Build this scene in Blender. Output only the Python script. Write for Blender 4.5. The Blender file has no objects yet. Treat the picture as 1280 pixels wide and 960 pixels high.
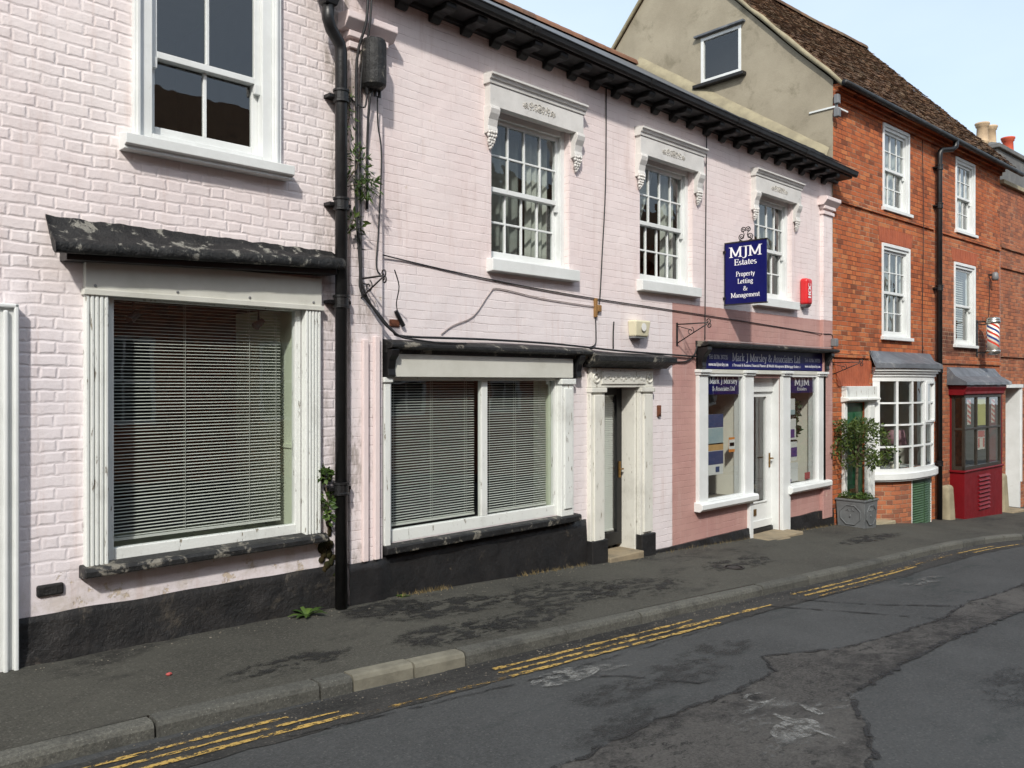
import bpy, bmesh, math, random
from mathutils import Vector, Matrix, noise
rnd = random.Random(11)
SC = bpy.context.scene
COL = SC.collection
R = math.radians
# ------------------------------------------------------------------ frames
# facade frame: x along the street, y into the building, z up
FA = Matrix.Identity(4)
FR = Matrix.Translation((12.49, 0, 0)) @ Matrix.Rotation(R(-2.85), 4, 'Z')   # the brick houses stand slightly turned
ROT_A = 0.0
GT = [(-40, 1.0), (-10, .15), (1.45, 0), (3.73, -.06), (6.69, -.19), (8.24, -.27), (12.5, -.48), (14, -.6), (16.2, -.82), (20, -1.02), (45, -2.0), (90, -3.2)]
KT = [(-40, -1.25), (-10, -1.25), (1, -1.27), (2, -1.33), (3.6, -1.5), (5.9, -1.6), (8.4, -1.7), (13.7, -1.78), (15.7, -1.82), (22, -2.15), (40, -3.1), (90, -6)]
def interp(T, x):
    if x <= T[0][0]: return T[0][1]
    for (a, b), (c, d) in zip(T, T[1:]):
        if x <= c: return b + (d - b) * (x - a) / (c - a)
    return T[-1][1]
def gz0(x): return sum(interp(GT, x + k * .4) for k in (-2, -1, 0, 1, 2)) / 5
def ky(x): return sum(interp(KT, x + k * .5) for k in (-2, -1, 0, 1, 2)) / 5
def pave_z(x, y): return gz0(x) + .018 * max(y, ky(x))
def road_z(x, y):
    k = ky(x)
    d = k - y
    return pave_z(x, k) - .09 + .02 * min(d, 2.2)
# ------------------------------------------------------------------ object helpers
W = {}
def put(o, mw, parent=None):
    COL.objects.link(o)
    if parent is not None:
        o.parent = parent
        W[o] = W[parent]
    else:
        o.matrix_world = mw
        W[o] = mw
    return o
def thing(name, label, cat, F=FA, loc=(0, 0, 0), rz=0, group=None):
    o = bpy.data.objects.new(name, None)
    o.empty_display_size = .1
    put(o, F @ Matrix.Translation(loc) @ Matrix.Rotation(rz, 4, 'Z'))
    tag(o, label, cat, group)
    return o
def tag(o, label, cat, group=None):
    o['label'] = label; o['category'] = cat
    if group: o['group'] = group
    return o
def dup(root, mw, label=None, group=None):
    r = root.copy(); COL.objects.link(r); r.matrix_world = mw; W[r] = mw
    if label: r['label'] = label
    if group: r['group'] = group
    def rec(a, b):
        for ch in list(a.children):
            c = ch.copy(); COL.objects.link(c); c.parent = b; W[c] = mw
            rec(ch, c)
    rec(root, r)
    return r
class MB:
    def __init__(s, F=FA):
        s.bm = bmesh.new(); s.F = F
    def v(s, p): return s.bm.verts.new(p)
    def poly(s, pts):
        try: return s.bm.faces.new([s.v(p) for p in pts])
        except ValueError: return None
    def box(s, x0, x1, y0, y1, z0, z1):
        P = [s.v(p) for p in ((x0, y0, z0), (x1, y0, z0), (x1, y1, z0), (x0, y1, z0), (x0, y0, z1), (x1, y0, z1), (x1, y1, z1), (x0, y1, z1))]
        for f in ((3, 2, 1, 0), (4, 5, 6, 7), (0, 1, 5, 4), (1, 2, 6, 5), (2, 3, 7, 6), (3, 0, 4, 7)):
            s.bm.faces.new([P[i] for i in f])
        return s
    def hexa(s, bot, top):
        P = [s.v(p) for p in list(bot) + list(top)]
        n = len(bot)
        s.bm.faces.new(P[:n][::-1]); s.bm.faces.new(P[n:])
        for i in range(n):
            j = (i + 1) % n
            s.bm.faces.new([P[i], P[j], P[n + j], P[n + i]])
        return s
    def prism(s, pts, vec):
        vec = Vector(vec)
        return s.hexa([Vector(p) for p in pts], [Vector(p) + vec for p in pts])
    def profile_x(s, prof, x0, x1):            # prof: (y,z) outline run along x
        return s.prism([(x0, y, z) for y, z in prof], (x1 - x0, 0, 0))
    def tube(s, pts, r, n=7, close=False):
        pts = [Vector(p) for p in pts]
        rr = r if isinstance(r, (list, tuple)) else [r] * len(pts)
        rings = []
        up = None
        for i, p in enumerate(pts):
            a = pts[max(i - 1, 0)] if not close else pts[i - 1]
            b = pts[min(i + 1, len(pts) - 1)] if not close else pts[(i + 1) % len(pts)]
            t = (b - a)
            if t.length < 1e-9: t = Vector((0, 0, 1))
            t.normalize()
            if up is None:
                up = Vector((0, 1, 0)) if abs(t.y) < .9 else Vector((1, 0, 0))
            u = (up - t * up.dot(t))
            if u.length < 1e-6: u = t.orthogonal()
            u.normalize(); up = u
            w = t.cross(u)
            rings.append([s.v(p + u * rr[i] * math.cos(k * 2 * math.pi / n) + w * rr[i] * math.sin(k * 2 * math.pi / n)) for k in range(n)])
        m = len(rings)
        for i in range(m if close else m - 1):
            A, B = rings[i], rings[(i + 1) % m]
            for k in range(n):
                s.bm.faces.new([A[k], A[(k + 1) % n], B[(k + 1) % n], B[k]])
        if not close:
            s.bm.faces.new(rings[0][::-1]); s.bm.faces.new(rings[-1])
        return s
    def lathe(s, c, prof, n=16, axis='z', a0=0, a1=2 * math.pi):
        full = abs(a1 - a0 - 2 * math.pi) < 1e-6
        rings = []
        for r, h in prof:
            ring = []
            for k in range(n if full else n + 1):
                a = a0 + (a1 - a0) * k / n
                x, y = r * math.cos(a), r * math.sin(a)
                p = (c[0] + x, c[1] + y, c[2] + h) if axis == 'z' else ((c[0] + h, c[1] + x, c[2] + y) if axis == 'x' else (c[0] + x, c[1] + h, c[2] + y))
                ring.append(s.v(p))
            rings.append(ring)
        for A, B in zip(rings, rings[1:]):
            m = len(A)
            for k in range(m if full else m - 1):
                s.bm.faces.new([A[k], A[(k + 1) % m], B[(k + 1) % m], B[k]])
        s.bm.faces.new(rings[0][::-1]); s.bm.faces.new(rings[-1])
        return s
    def blob(s, c, rx, ry, rz, seg=8):
        m = Matrix.Translation(c) @ Matrix.Diagonal((rx, ry, rz, 1))
        bmesh.ops.create_uvsphere(s.bm, u_segments=seg, v_segments=max(4, seg // 2 + 1), radius=1, matrix=m)
        return s
    def build(s, name, mat, parent=None, bevel=0, smooth=False, origin=(0, 0, 0), normals=True, seg=2):
        bm = s.bm
        mw = W[parent] if parent is not None else s.F @ Matrix.Translation(origin)
        T = mw.inverted() @ s.F
        bmesh.ops.transform(bm, matrix=T, verts=bm.verts)
        if normals: bmesh.ops.recalc_face_normals(bm, faces=bm.faces)
        if smooth:
            for f in bm.faces: f.smooth = True
        me = bpy.data.meshes.new(name); bm.to_mesh(me); bm.free()
        me.materials.append(mat)
        o = bpy.data.objects.new(name, me)
        put(o, mw, parent)
        if bevel:
            b = o.modifiers.new('bevel', 'BEVEL'); b.width = bevel; b.segments = seg; b.limit_method = 'ANGLE'; b.angle_limit = R(40)
        return o
def struct(o): o['kind'] = 'structure'; return o
# ------------------------------------------------------------------ materials
def S(r, g, b):
    f = lambda c: (c / 255 / 12.92) if c / 255 <= .04045 else ((c / 255 + .055) / 1.055) ** 2.4
    return (f(r), f(g), f(b), 1)
class N:
    def __init__(s, name):
        s.m = bpy.data.materials.new(name); s.m.use_nodes = True
        s.t = s.m.node_tree; s.t.nodes.clear()
        s.out = s.t.nodes.new('ShaderNodeOutputMaterial')
        s.bs = s.t.nodes.new('ShaderNodeBsdfPrincipled')
        s.t.links.new(s.bs.outputs[0], s.out.inputs[0])
        s.tc = s.t.nodes.new('ShaderNodeTexCoord')
    def lk(s, a, b): s.t.links.new(a, b)
    def set(s, sock, val):
        if hasattr(val, 'is_linked') or hasattr(val, 'links'): s.lk(val, sock)
        else: sock.default_value = val
    def math(s, op, a, b=0.0, c=None, clamp=False):
        n = s.t.nodes.new('ShaderNodeMath'); n.operation = op; n.use_clamp = clamp
        s.set(n.inputs[0], a); s.set(n.inputs[1], b)
        if c is not None: s.set(n.inputs[2], c)
        return n.outputs[0]
    def vec(s, op, a, b):
        n = s.t.nodes.new('ShaderNodeVectorMath'); n.operation = op
        s.set(n.inputs[0], a); s.set(n.inputs[1], b)
        return n.outputs[0]
    def noise(s, scale, detail=4, rough=.55, vec=None, col=False, dist=0):
        n = s.t.nodes.new('ShaderNodeTexNoise')
        n.inputs['Scale'].default_value = scale; n.inputs['Detail'].default_value = detail; n.inputs['Roughness'].default_value = rough
        n.inputs['Distortion'].default_value = dist
        s.lk(vec if vec is not None else s.tc.outputs['Object'], n.inputs['Vector'])
        return n.outputs['Color' if col else 'Fac']
    def vor(s, scale, feature='F1', out='Distance', vec=None):
        n = s.t.nodes.new('ShaderNodeTexVoronoi'); n.feature = feature; n.inputs['Scale'].default_value = scale
        s.lk(vec if vec is not None else s.tc.outputs['Object'], n.inputs['Vector'])
        return n.outputs[out]
    def scale(s, v, vec=None):
        n = s.t.nodes.new('ShaderNodeMapping'); n.inputs['Scale'].default_value = v
        s.lk(vec if vec is not None else s.tc.outputs['Object'], n.inputs['Vector'])
        return n.outputs[0]
    def ramp(s, val, lo, hi, a=0.0, b=1.0):
        n = s.t.nodes.new('ShaderNodeMapRange'); n.interpolation_type = 'SMOOTHSTEP'
        s.set(n.inputs[0], val); n.inputs[1].default_value = lo; n.inputs[2].default_value = hi; n.inputs[3].default_value = a; n.inputs[4].default_value = b
        return n.outputs[0]
    def mix(s, f, a, b, blend='MIX'):
        n = s.t.nodes.new('ShaderNodeMix'); n.data_type = 'RGBA'; n.blend_type = blend
        s.set(n.inputs[0], f); s.set(n.inputs[6], a); s.set(n.inputs[7], b)
        return n.outputs[2]
    def xyz(s, vec=None):
        n = s.t.nodes.new('ShaderNodeSeparateXYZ'); s.lk(vec if vec is not None else s.tc.outputs['Object'], n.inputs[0]); return n.outputs
    def comb(s, x, y, z):
        n = s.t.nodes.new('ShaderNodeCombineXYZ')
        for i, q in enumerate((x, y, z)): s.set(n.inputs[i], q)
        return n.outputs[0]
    def white(s, vec):
        n = s.t.nodes.new('ShaderNodeTexWhiteNoise'); n.noise_dimensions = '3D'; s.lk(vec, n.inputs[0]); return n.outputs
    def island(s):
        return s.t.nodes.new('ShaderNodeNewGeometry').outputs['Random Per Island']
    def bump(s, h, dist=.01, strength=1.0, prev=None):
        n = s.t.nodes.new('ShaderNodeBump'); n.inputs['Distance'].default_value = dist; n.inputs['Strength'].default_value = strength
        s.lk(h, n.inputs['Height'])
        if prev is not None: s.lk(prev, n.inputs['Normal'])
        return n.outputs[0]
    def done(s, col, rough=.7, bump=None, metal=0, spec=.5):
        s.set(s.bs.inputs['Base Color'], col); s.set(s.bs.inputs['Roughness'], rough)
        s.set(s.bs.inputs['Metallic'], metal); s.bs.inputs['Specular IOR Level'].default_value = spec
        if bump is not None: s.lk(bump, s.bs.inputs['Normal'])
        return s.m
    def bricks(s, course=.074, st=.205, hd=.1, wob=.012, j0=.003, j1=.010, arch=False):
        P = st + hd
        d = s.noise(2.2, 3, .6, col=True)
        d2 = s.noise(11, 2, .5, col=True)
        v = s.vec('ADD', s.tc.outputs['Object'], s.vec('MULTIPLY', s.vec('SUBTRACT', d, (.5, .5, .5)), (wob * 2.2, 0, wob * 2.2)))
        v = s.vec('ADD', v, s.vec('MULTIPLY', s.vec('SUBTRACT', d2, (.5, .5, .5)), (wob * .9, 0, wob * .9)))
        x, y, z = s.xyz(v)
        zc = s.math('DIVIDE', z, course)
        row = s.math('FLOOR', zc)
        fz = s.math('MULTIPLY', s.math('FRACT', zc), course)
        rj = s.white(s.comb(row, 3.3, 1.7))[0]
        xs = s.math('ADD', s.math('ADD', x, s.math('MULTIPLY', row, P / 2)), s.math('MULTIPLY', rj, .035))
        q = s.math('DIVIDE', xs, P)
        cell = s.math('FLOOR', q)
        m = s.math('MULTIPLY', s.math('FRACT', q), P)
        isH = s.math('GREATER_THAN', m, st)
        dx = s.math('MINIMUM', s.math('MINIMUM', m, s.math('SUBTRACT', P, m)), s.math('ABSOLUTE', s.math('SUBTRACT', m, st)))
        dz = s.math('MINIMUM', fz, s.math('SUBTRACT', course, fz))
        dd = s.math('MINIMUM', dx, dz)
        mask = s.ramp(dd, j0, j1)
        rid = s.white(s.comb(s.math('ADD', s.math('MULTIPLY', cell, 2), isH), row, 5.1))
        return mask, rid, isH, dz, dx, (x, y, z)
def plain(name, c1, c2=None, sc=3, rough=.6, bump=.002, bsc=40, spec=.5, metal=0, dirt=None, dsc=1.5, dlo=.58, dhi=.75, r2=None):
    n = N(name)
    c2 = c2 or tuple(x * .8 for x in c1[:3]) + (1,)
    f = n.ramp(n.noise(sc, 6, .65), .3, .7)
    col = n.mix(f, c1, c2)
    if dirt is not None:
        g = n.ramp(n.noise(dsc, 8, .72, dist=.4), dlo, dhi)
        col = n.mix(g, col, dirt)
    rr = n.ramp(n.noise(sc * 2.3, 4), .3, .7, rough * .85, min(1, rough * 1.15))
    h = n.noise(bsc, 6, .7)
    return n.done(col, rr, n.bump(h, bump, 1) if bump else None, metal, spec)
def peel(name, base, under, lo=.6, hi=.63, sc=5, stretch=(6, 6, 1.2), rough=.5, dirt=S(120, 116, 104)):
    n = N(name)
    v = n.scale(stretch)
    f = n.ramp(n.noise(sc, 8, .7, vec=v), lo, hi)
    g = n.ramp(n.noise(2.2, 6, .65), .5, .8, 0, .35)
    col = n.mix(g, base, dirt)
    fine = n.ramp(n.noise(9, 7, .75, vec=n.scale((4, 4, 1))), .57, .7, 0, .3)
    col = n.mix(fine, col, dirt)
    col = n.mix(f, col, under)
    h = n.math('SUBTRACT', n.noise(60, 4), n.math('MULTIPLY', f, 1.2))
    return n.done(col, rough, n.bump(h, .002), 0, .4)
MT = {}
PINK = S(233, 209, 205)
def painted_brick(name, zones=None, zmax=None, xmin=None, left=False):
    n = N(name)
    mask, rid, isH, dz, dx, (x, y, z) = n.bricks(wob=.018 if left else .013, j0=.0005 if left else .0002, j1=.015 if left else .007)
    ox, oy, oz = n.xyz()
    base = n.mix(n.ramp(n.noise(.9, 5, .6), .35, .65), S(229, 220, 218) if left else S(228, 216, 214), S(222, 211, 210) if left else S(224, 209, 207))
    if left:   # cooler pink low down, fading out towards the upper storey
        base = n.mix(n.ramp(n.math('ADD', oz, n.math('MULTIPLY', n.noise(1.3, 4), .9)), 2.4, 3.1, .85, 0), base, S(224, 217, 220))
    else:
        base = n.mix(n.ramp(n.math('ADD', oz, n.math('MULTIPLY', n.noise(1.3, 4), .8)), 3.0, 3.7, .8, 0), base, S(222, 215, 216))
    tone = n.math('MULTIPLY', n.math('SUBTRACT', rid[0], .5), .10)
    base = n.mix(n.math('ABSOLUTE', tone), base, n.mix(n.math('GREATER_THAN', tone, 0), S(200, 172, 172), S(250, 242, 238)))
    if zmax is not None:
        zx = n.math('GREATER_THAN', n.math('ADD', ox, n.math('MULTIPLY', n.math('SUBTRACT', n.noise(14, 2), .5), .012)), xmin)
        zz = n.math('LESS_THAN', n.math('ADD', oz, n.math('MULTIPLY', n.math('SUBTRACT', n.noise(10, 2), .5), .015)), zmax)
        dark = n.mix(n.ramp(n.noise(1.6, 5, .6), .35, .7), S(181, 142, 134), S(173, 132, 126))
        dark = n.mix(n.math('MULTIPLY', rid[0], .14), dark, S(196, 158, 148))
        base = n.mix(n.math('MULTIPLY', zx, zz), base, dark)
    # dusty bloom and rain streaks
    st = n.ramp(n.noise(3.0, 7, .7, vec=n.scale((3.5, 1, .35))), .5, .74, 0, .45)
    base = n.mix(st, base, S(194, 172, 164))
    gr = n.ramp(n.noise(5.5, 8, .75), .60, .72, 0, .30)
    base = n.mix(gr, base, S(176, 158, 150))
    # hairline open joints
    hl = n.math('MULTIPLY', n.ramp(dz, .0008, .003 if not left else .0022, 1, 0), n.ramp(n.noise(3.4, 6, .75), .42 if not left else .55, .6 if not left else .66))
    base = n.mix(n.math('MULTIPLY', hl, .62 if not left else .5), base, S(126, 100, 94))
    # flaked patches near the plinth
    fl = n.math('MULTIPLY', n.ramp(oz, .25, .95, 1, 0), 1)
    pf = n.ramp(n.math('ADD', n.noise(7, 9, .72), n.math('MULTIPLY', fl, .10 if left else .03)), .66, .70)
    base = n.mix(n.math('MULTIPLY', pf, .9), base, n.mix(n.noise(18, 4), S(212, 200, 180), S(184, 164, 142)))
    gx = n.ramp(ox, 3.25, 3.7) if left else n.ramp(ox, .02, .5, 1, 0)      # damp grime beside the drainpipe
    gm = n.math('MULTIPLY', gx, n.ramp(n.noise(4, 9, .78, vec=n.scale((1.6, 1, .5))), .47, .62))
    base = n.mix(n.math('MULTIPLY', gm, .62), base, n.mix(n.noise(9, 4), S(122, 108, 92), S(88, 84, 66)))
    low = n.math('MULTIPLY', n.ramp(n.math('ADD', oz, n.math('MULTIPLY', n.noise(3, 5), .3)), .35, .75, 1, 0), n.ramp(n.noise(5, 8, .75), .46, .64, 0, .6))
    if left: base = n.mix(low, base, S(176, 164, 146))
    rs = n.ramp(n.noise(9, 3, .6), .755, .77)
    base = n.mix(n.math('MULTIPLY', rs, .6), base, S(140, 86, 60))
    fill = n.ramp(n.noise(2.4, 6, .7), .34, .66, .0, .7 if left else .8)
    if left: fill = n.math('ADD', fill, n.ramp(n.math('ADD', oz, n.math('MULTIPLY', n.noise(2.5, 4), .25)), .45, .75, .9, 0), clamp=True)
    mask = n.math('ADD', mask, n.math('MULTIPLY', n.math('SUBTRACT', 1, mask), fill))
    h = n.math('ADD', n.math('MULTIPLY', mask, 1.0), n.math('MULTIPLY', rid[0], .45 if left else .2))
    h = n.math('ADD', h, n.math('MULTIPLY', n.noise(13, 4, .6), .7 if left else .3))
    h = n.math('SUBTRACT', h, n.math('MULTIPLY', pf, .35))
    b = n.bump(h, .0042 if left else .0019)
    b = n.bump(n.noise(38, 6, .7), .003 if left else .0018, 1, b)
    b = n.bump(n.noise(1.4, 3), .05, .6, b)
    return n.done(base, .62, b, 0, .35)
def red_brick(name, kind='red'):
    n = N(name)
    mask, rid, isH, dz, dx, _ = n.bricks(course=.074, st=.21, hd=.1, wob=.007, j0=.0025, j1=.0075)
    ox, oy, oz = n.xyz()
    r1 = n.t.nodes.new('ShaderNodeValToRGB'); e = r1.color_ramp.elements
    n.lk(rid[0], r1.inputs[0])
    e[0].position = 0; e[0].color = S(112, 66, 46); e[1].position = 1; e[1].color = S(188, 122, 78)
    for p, c in ((.12, S(146, 84, 54)), (.35, S(178, 98, 58)), (.55, S(170, 92, 56)), (.8, S(188, 108, 64))):
        q = e.new(p); q.color = c
    col = r1.outputs[0]
    brown = n.mix(rid[0], S(150, 96, 72), S(176, 116, 84))
    brown = n.mix(n.ramp(n.math('FRACT', n.math('MULTIPLY', rid[0], 7.3)), .72, .78), brown, S(112, 84, 72))
    soot = n.mix(rid[0], S(54, 44, 40), S(110, 78, 62))
    if kind == 'red':
        right = n.ramp(n.math('ADD', ox, n.math('MULTIPLY', n.math('SUBTRACT', n.noise(1.2, 5, .7), .5), 1.6)), 3.85, 4.0)
        low = n.ramp(n.math('ADD', oz, n.math('MULTIPLY', n.noise(.8, 4), 1.2)), 4.7, 6.1, .55, .1)
        part = n.math('MULTIPLY', right, n.math('MULTIPLY', low, n.ramp(n.math('ADD', ox, n.math('MULTIPLY', n.noise(1.5, 4), 1.4)), 5.4, 7.3, 1.6, .3)), clamp=True)
        col = n.mix(n.math('MULTIPLY', right, n.math('MULTIPLY', part, .85)), col, brown)
        band = n.math('MULTIPLY', n.math('GREATER_THAN', ox, 3.95), n.math('MULTIPLY', n.ramp(oz, 2.86, 2.95), n.ramp(oz, 3.28, 3.42, 1, 0)))
        col = n.mix(n.math('MULTIPLY', band, n.ramp(n.noise(2, 5, .7), .3, .5, .35, .95)), col, soot)
    elif kind == 'brown':
        col = n.mix(.8, col, brown)
    col = n.mix(n.ramp(n.noise(1.7, 7, .72), .5, .75, 0, .45), col, S(128, 70, 52))
    col = n.mix(n.ramp(n.noise(6, 8, .75), .58, .72, 0, .5), col, S(92, 62, 52))
    col = n.mix(n.ramp(n.noise(45, 4, .6), .35, .7, 0, .35), col, S(150, 76, 52))
    mort = n.mix(n.ramp(n.noise(1.1, 5, .7), .4, .62), S(104, 66, 52), S(168, 142, 118))
    col = n.mix(mask, mort, col)
    b = n.bump(n.math('ADD', n.math('MULTIPLY', mask, 1), n.math('MULTIPLY', rid[0], .25)), .006)
    b = n.bump(n.noise(70, 5, .7), .002, 1, b)
    return n.done(col, .85, b, 0, .25)
def glass(name, tint=(1, 1, 1, 1), k=1.5, wob=.0006):
    n = N(name)
    n.t.nodes.remove(n.bs)
    ge = n.t.nodes.new('ShaderNodeNewGeometry')
    dt = n.t.nodes.new('ShaderNodeVectorMath'); dt.operation = 'DOT_PRODUCT'; n.lk(ge.outputs['Normal'], dt.inputs[0]); n.lk(ge.outputs['Incoming'], dt.inputs[1])
    sch = n.math('ADD', .04, n.math('MULTIPLY', n.math('POWER', n.math('SUBTRACT', 1, n.math('ABSOLUTE', dt.outputs['Value']), clamp=True), 5), .96))
    b = n.bump(n.noise(3.5, 2), wob, 1)
    gl = n.t.nodes.new('ShaderNodeBsdfGlossy'); gl.inputs['Roughness'].default_value = .0
    n.lk(b, gl.inputs['Normal'])
    tr = n.t.nodes.new('ShaderNodeBsdfTransparent'); tr.inputs[0].default_value = tint
    mx = n.t.nodes.new('ShaderNodeMixShader')
    n.lk(n.math('MULTIPLY', sch, k, clamp=True), mx.inputs[0]); n.lk(tr.outputs[0], mx.inputs[1]); n.lk(gl.outputs[0], mx.inputs[2])
    n.lk(mx.outputs[0], n.out.inputs[0])
    return n.m
def alpha_mat(name, c1, c2, lo, hi, sc, stretch=(1, 1, 1), rough=.7, maxa=1.0, soft_edge=False):
    n = N(name)
    v = n.scale(stretch)
    f = n.ramp(n.noise(sc, 9, .75, vec=v), lo, hi, 0, maxa)
    fine = n.ramp(n.noise(sc * 9, 5, .7), .34, .5, 0, 1)
    f = n.math('MULTIPLY', f, fine)
    if soft_edge:
        r = n.vec('LENGTH', n.vec('MULTIPLY', n.tc.outputs['Generated'], (1, 1, 1)), (0, 0, 0))
        gx, gy, gzz = n.xyz(n.tc.outputs['Generated'])
        d = n.math('SQRT', n.math('ADD', n.math('POWER', n.math('SUBTRACT', gx, .5), 2), n.math('POWER', n.math('SUBTRACT', gy, .5), 2)))
        d = n.math('ADD', d, n.math('MULTIPLY', n.math('SUBTRACT', n.noise(sc * 1.5, 6, .7), .5), .45))
        f = n.math('MULTIPLY', f, n.ramp(d, .24, .42, 1, 0))
    col = n.mix(n.noise(sc * 3, 4), c1, c2)
    n.set(n.bs.inputs['Base Color'], col); n.bs.inputs['Roughness'].default_value = rough
    n.lk(f, n.bs.inputs['Alpha'])
    return n.m
def asphalt(name, c1, c2, stain, speck, rough=.85, stretch=(.35, 1, 1), slo=.5, shi=.62, bump=.004, samt=.8, pits=0):
    n = N(name)
    g = n.noise(60, 6, .9)
    dk = tuple(q * .72 for q in c1[:3]) + (1,); lt = tuple(q * 1.3 for q in c2[:3]) + (1,)
    col = n.mix(n.ramp(g, .40, .60), dk, lt)
    col = n.mix(n.ramp(n.noise(17, 5, .7), .4, .7, 0, .4), col, c1)
    col = n.mix(n.ramp(n.noise(.8, 6, .6), .35, .65, 0, .55), col, tuple(q * 1.35 for q in c2[:3]) + (1,))
    st = n.math('MULTIPLY', n.ramp(n.noise(1.5, 9, .7, vec=n.scale(stretch)), slo, shi), n.ramp(n.noise(11, 6, .75), .36, .54))
    col = n.mix(n.math('MULTIPLY', st, samt), col, stain)
    sp = n.vor(46)
    pk = n.math('MULTIPLY', n.ramp(sp, .06, .14, 1, 0), n.ramp(n.noise(5, 3), .52, .62))
    col = n.mix(n.math('MULTIPLY', pk, .3), col, speck)
    if pits:
        pm_ = n.math('MULTIPLY', n.ramp(n.noise(15, 7, .8, vec=n.scale((.6, 1.3, 1))), .54, .6), n.ramp(n.noise(2.5, 5, .7), .35, .6))
        col = n.mix(n.math('MULTIPLY', pm_, pits), col, S(24, 24, 24))
    ag = n.vor(62, 'F1', 'Color'); agd = n.vor(62)
    agg = n.xyz(ag)[0]
    col = n.mix(n.math('MULTIPLY', n.ramp(agd, .25, .45, 1, 0), n.ramp(agg, .55, .98, 0, .22)), col, speck)
    col = n.mix(n.math('MULTIPLY', n.ramp(agd, .25, .45, 1, 0), n.ramp(agg, .05, .45, .45, 0)), col, stain)
    b = n.bump(g, bump)
    b = n.bump(n.noise(28, 5, .7), .006, .7, b)
    b = n.bump(n.noise(2.2, 4), .03, .5, b)
    return n.done(col, rough, b, 0, .3)
def leafm(name, a, b_, rough=.45):
    n = N(name)
    f = n.island()
    col = n.mix(f, a, b_)
    col = n.mix(n.ramp(n.noise(4, 3), .4, .65, 0, .5), col, tuple(q * .55 for q in a[:3]) + (1,))
    n.bs.inputs['Subsurface Weight'].default_value = 0
    m = n.done(col, rough, None, 0, .4)
    tl = n.t.nodes.new('ShaderNodeBsdfTranslucent'); n.lk(col, tl.inputs[0])
    mx = n.t.nodes.new('ShaderNodeMixShader'); mx.inputs[0].default_value = .25
    n.lk(n.bs.outputs[0], mx.inputs[1]); n.lk(tl.outputs[0], mx.inputs[2]); n.lk(mx.outputs[0], n.out.inputs[0])
    return m
def tilem(name, ramp, lichen=None, lamt=.5):
    n = N(name)
    r1 = n.t.nodes.new('ShaderNodeValToRGB'); e = r1.color_ramp.elements
    n.lk(n.island(), r1.inputs[0])
    e[0].position = 0; e[0].color = ramp[0]; e[1].position = 1; e[1].color = ramp[-1]
    for i, c in enumerate(ramp[1:-1]):
        q = e.new((i + 1) / (len(ramp) - 1)); q.color = c
    col = n.mix(n.ramp(n.noise(3.2, 8, .75), .5, .68, 0, .6), r1.outputs[0], S(64, 54, 46))
    if lichen: col = n.mix(n.ramp(n.noise(2.1, 9, .78), .56, .68, 0, lamt), col, lichen)
    return n.done(col, .9, n.bump(n.noise(60, 5, .7), .004), 0, .2)
MT['pink_l'] = painted_brick('pink_painted_brick_rough', left=True)
MT['pink_m'] = painted_brick('pink_painted_brick', zmax=2.61 + .3, xmin=8.24 - 3.72)
MT['pink_plain'] = plain('pink_paint', S(226, 212, 210), S(218, 202, 200), 2, .6, .003, 30, dirt=S(176, 158, 148), dlo=.6, dhi=.75)
MT['brick'] = red_brick('red_brickwork'); MT['brick_p'] = red_brick('red_brickwork_plain', 'plain'); MT['brick_b'] = red_brick('brown_brickwork', 'brown')
MT['terra'] = plain('rubbed_red_brick', S(172, 92, 60), S(150, 78, 52), 6, .85, .003, 60)
MT['render'] = plain('grey_render', S(160, 152, 134), S(145, 137, 120), 1.2, .95, .004, 25, .1, dirt=S(128, 121, 104), dsc=1.8, dlo=.5, dhi=.7)
MT['fillet'] = plain('cement_fillet', S(156, 148, 124), S(132, 125, 106), 4, .95, .004, 25, .1)
MT['plinth'] = plain('black_plinth_paint', S(24, 24, 25), S(33, 32, 32), 4, .55, .012, 9, .5, dirt=S(104, 94, 80), dsc=3.2, dlo=.6, dhi=.7)
MT['plinth_w'] = plain('black_plinth_weathered', S(24, 24, 25), S(38, 36, 35), 5, .65, .03, 6, .4, dirt=S(70, 65, 58), dsc=3.6, dlo=.55, dhi=.68)
MT['black'] = plain('black_gloss_paint', S(16, 16, 17), S(25, 25, 26), 5, .4, .002, 30, dirt=S(84, 82, 78), dsc=4, dlo=.62, dhi=.75)
MT['blackold'] = plain('black_flaked_paint', S(17, 17, 17), S(30, 30, 30), 6, .6, .014, 14, dirt=S(118, 114, 104), dsc=6, dlo=.56, dhi=.63)
MT['hoodlead'] = plain('torn_black_lead', S(17, 17, 17), S(32, 32, 32), 6, .6, .03, 11, .4, dirt=S(126, 124, 116), dsc=9, dlo=.55, dhi=.62)
MT['gutter'] = plain('black_gutter_paint', S(13, 13, 13), S(22, 21, 21), 3, .55, .002, 20, dirt=S(88, 84, 78), dsc=2, dlo=.6, dhi=.8)
MT['iron'] = plain('black_iron', S(26, 25, 26), S(44, 38, 36), 8, .5, .002, 40)
MT['cable'] = plain('black_cable', S(24, 24, 26), S(40, 40, 42), 8, .6, 0)
MT['wirew'] = plain('grey_wire', S(168, 156, 152), S(150, 140, 138), 8, .6, 0)
MT['lead'] = plain('lead_sheet', S(104, 108, 114), S(82, 86, 92), 3, .5, .006, 8, .4, dirt=S(146, 148, 148), dsc=2.5, dlo=.55, dhi=.7)
MT['slate'] = plain('grey_slate', S(96, 98, 102), S(74, 76, 80), 5, .6, .004, 20)
MT['white'] = plain('white_paint', S(222, 225, 224), S(210, 213, 211), 2.5, .4, .0015, 30, dirt=S(180, 176, 162), dsc=3, dlo=.62, dhi=.8)
MT['whiteold'] = peel('white_paint_weathered', S(218, 221, 217), S(140, 132, 116), .61, .64)
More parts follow.
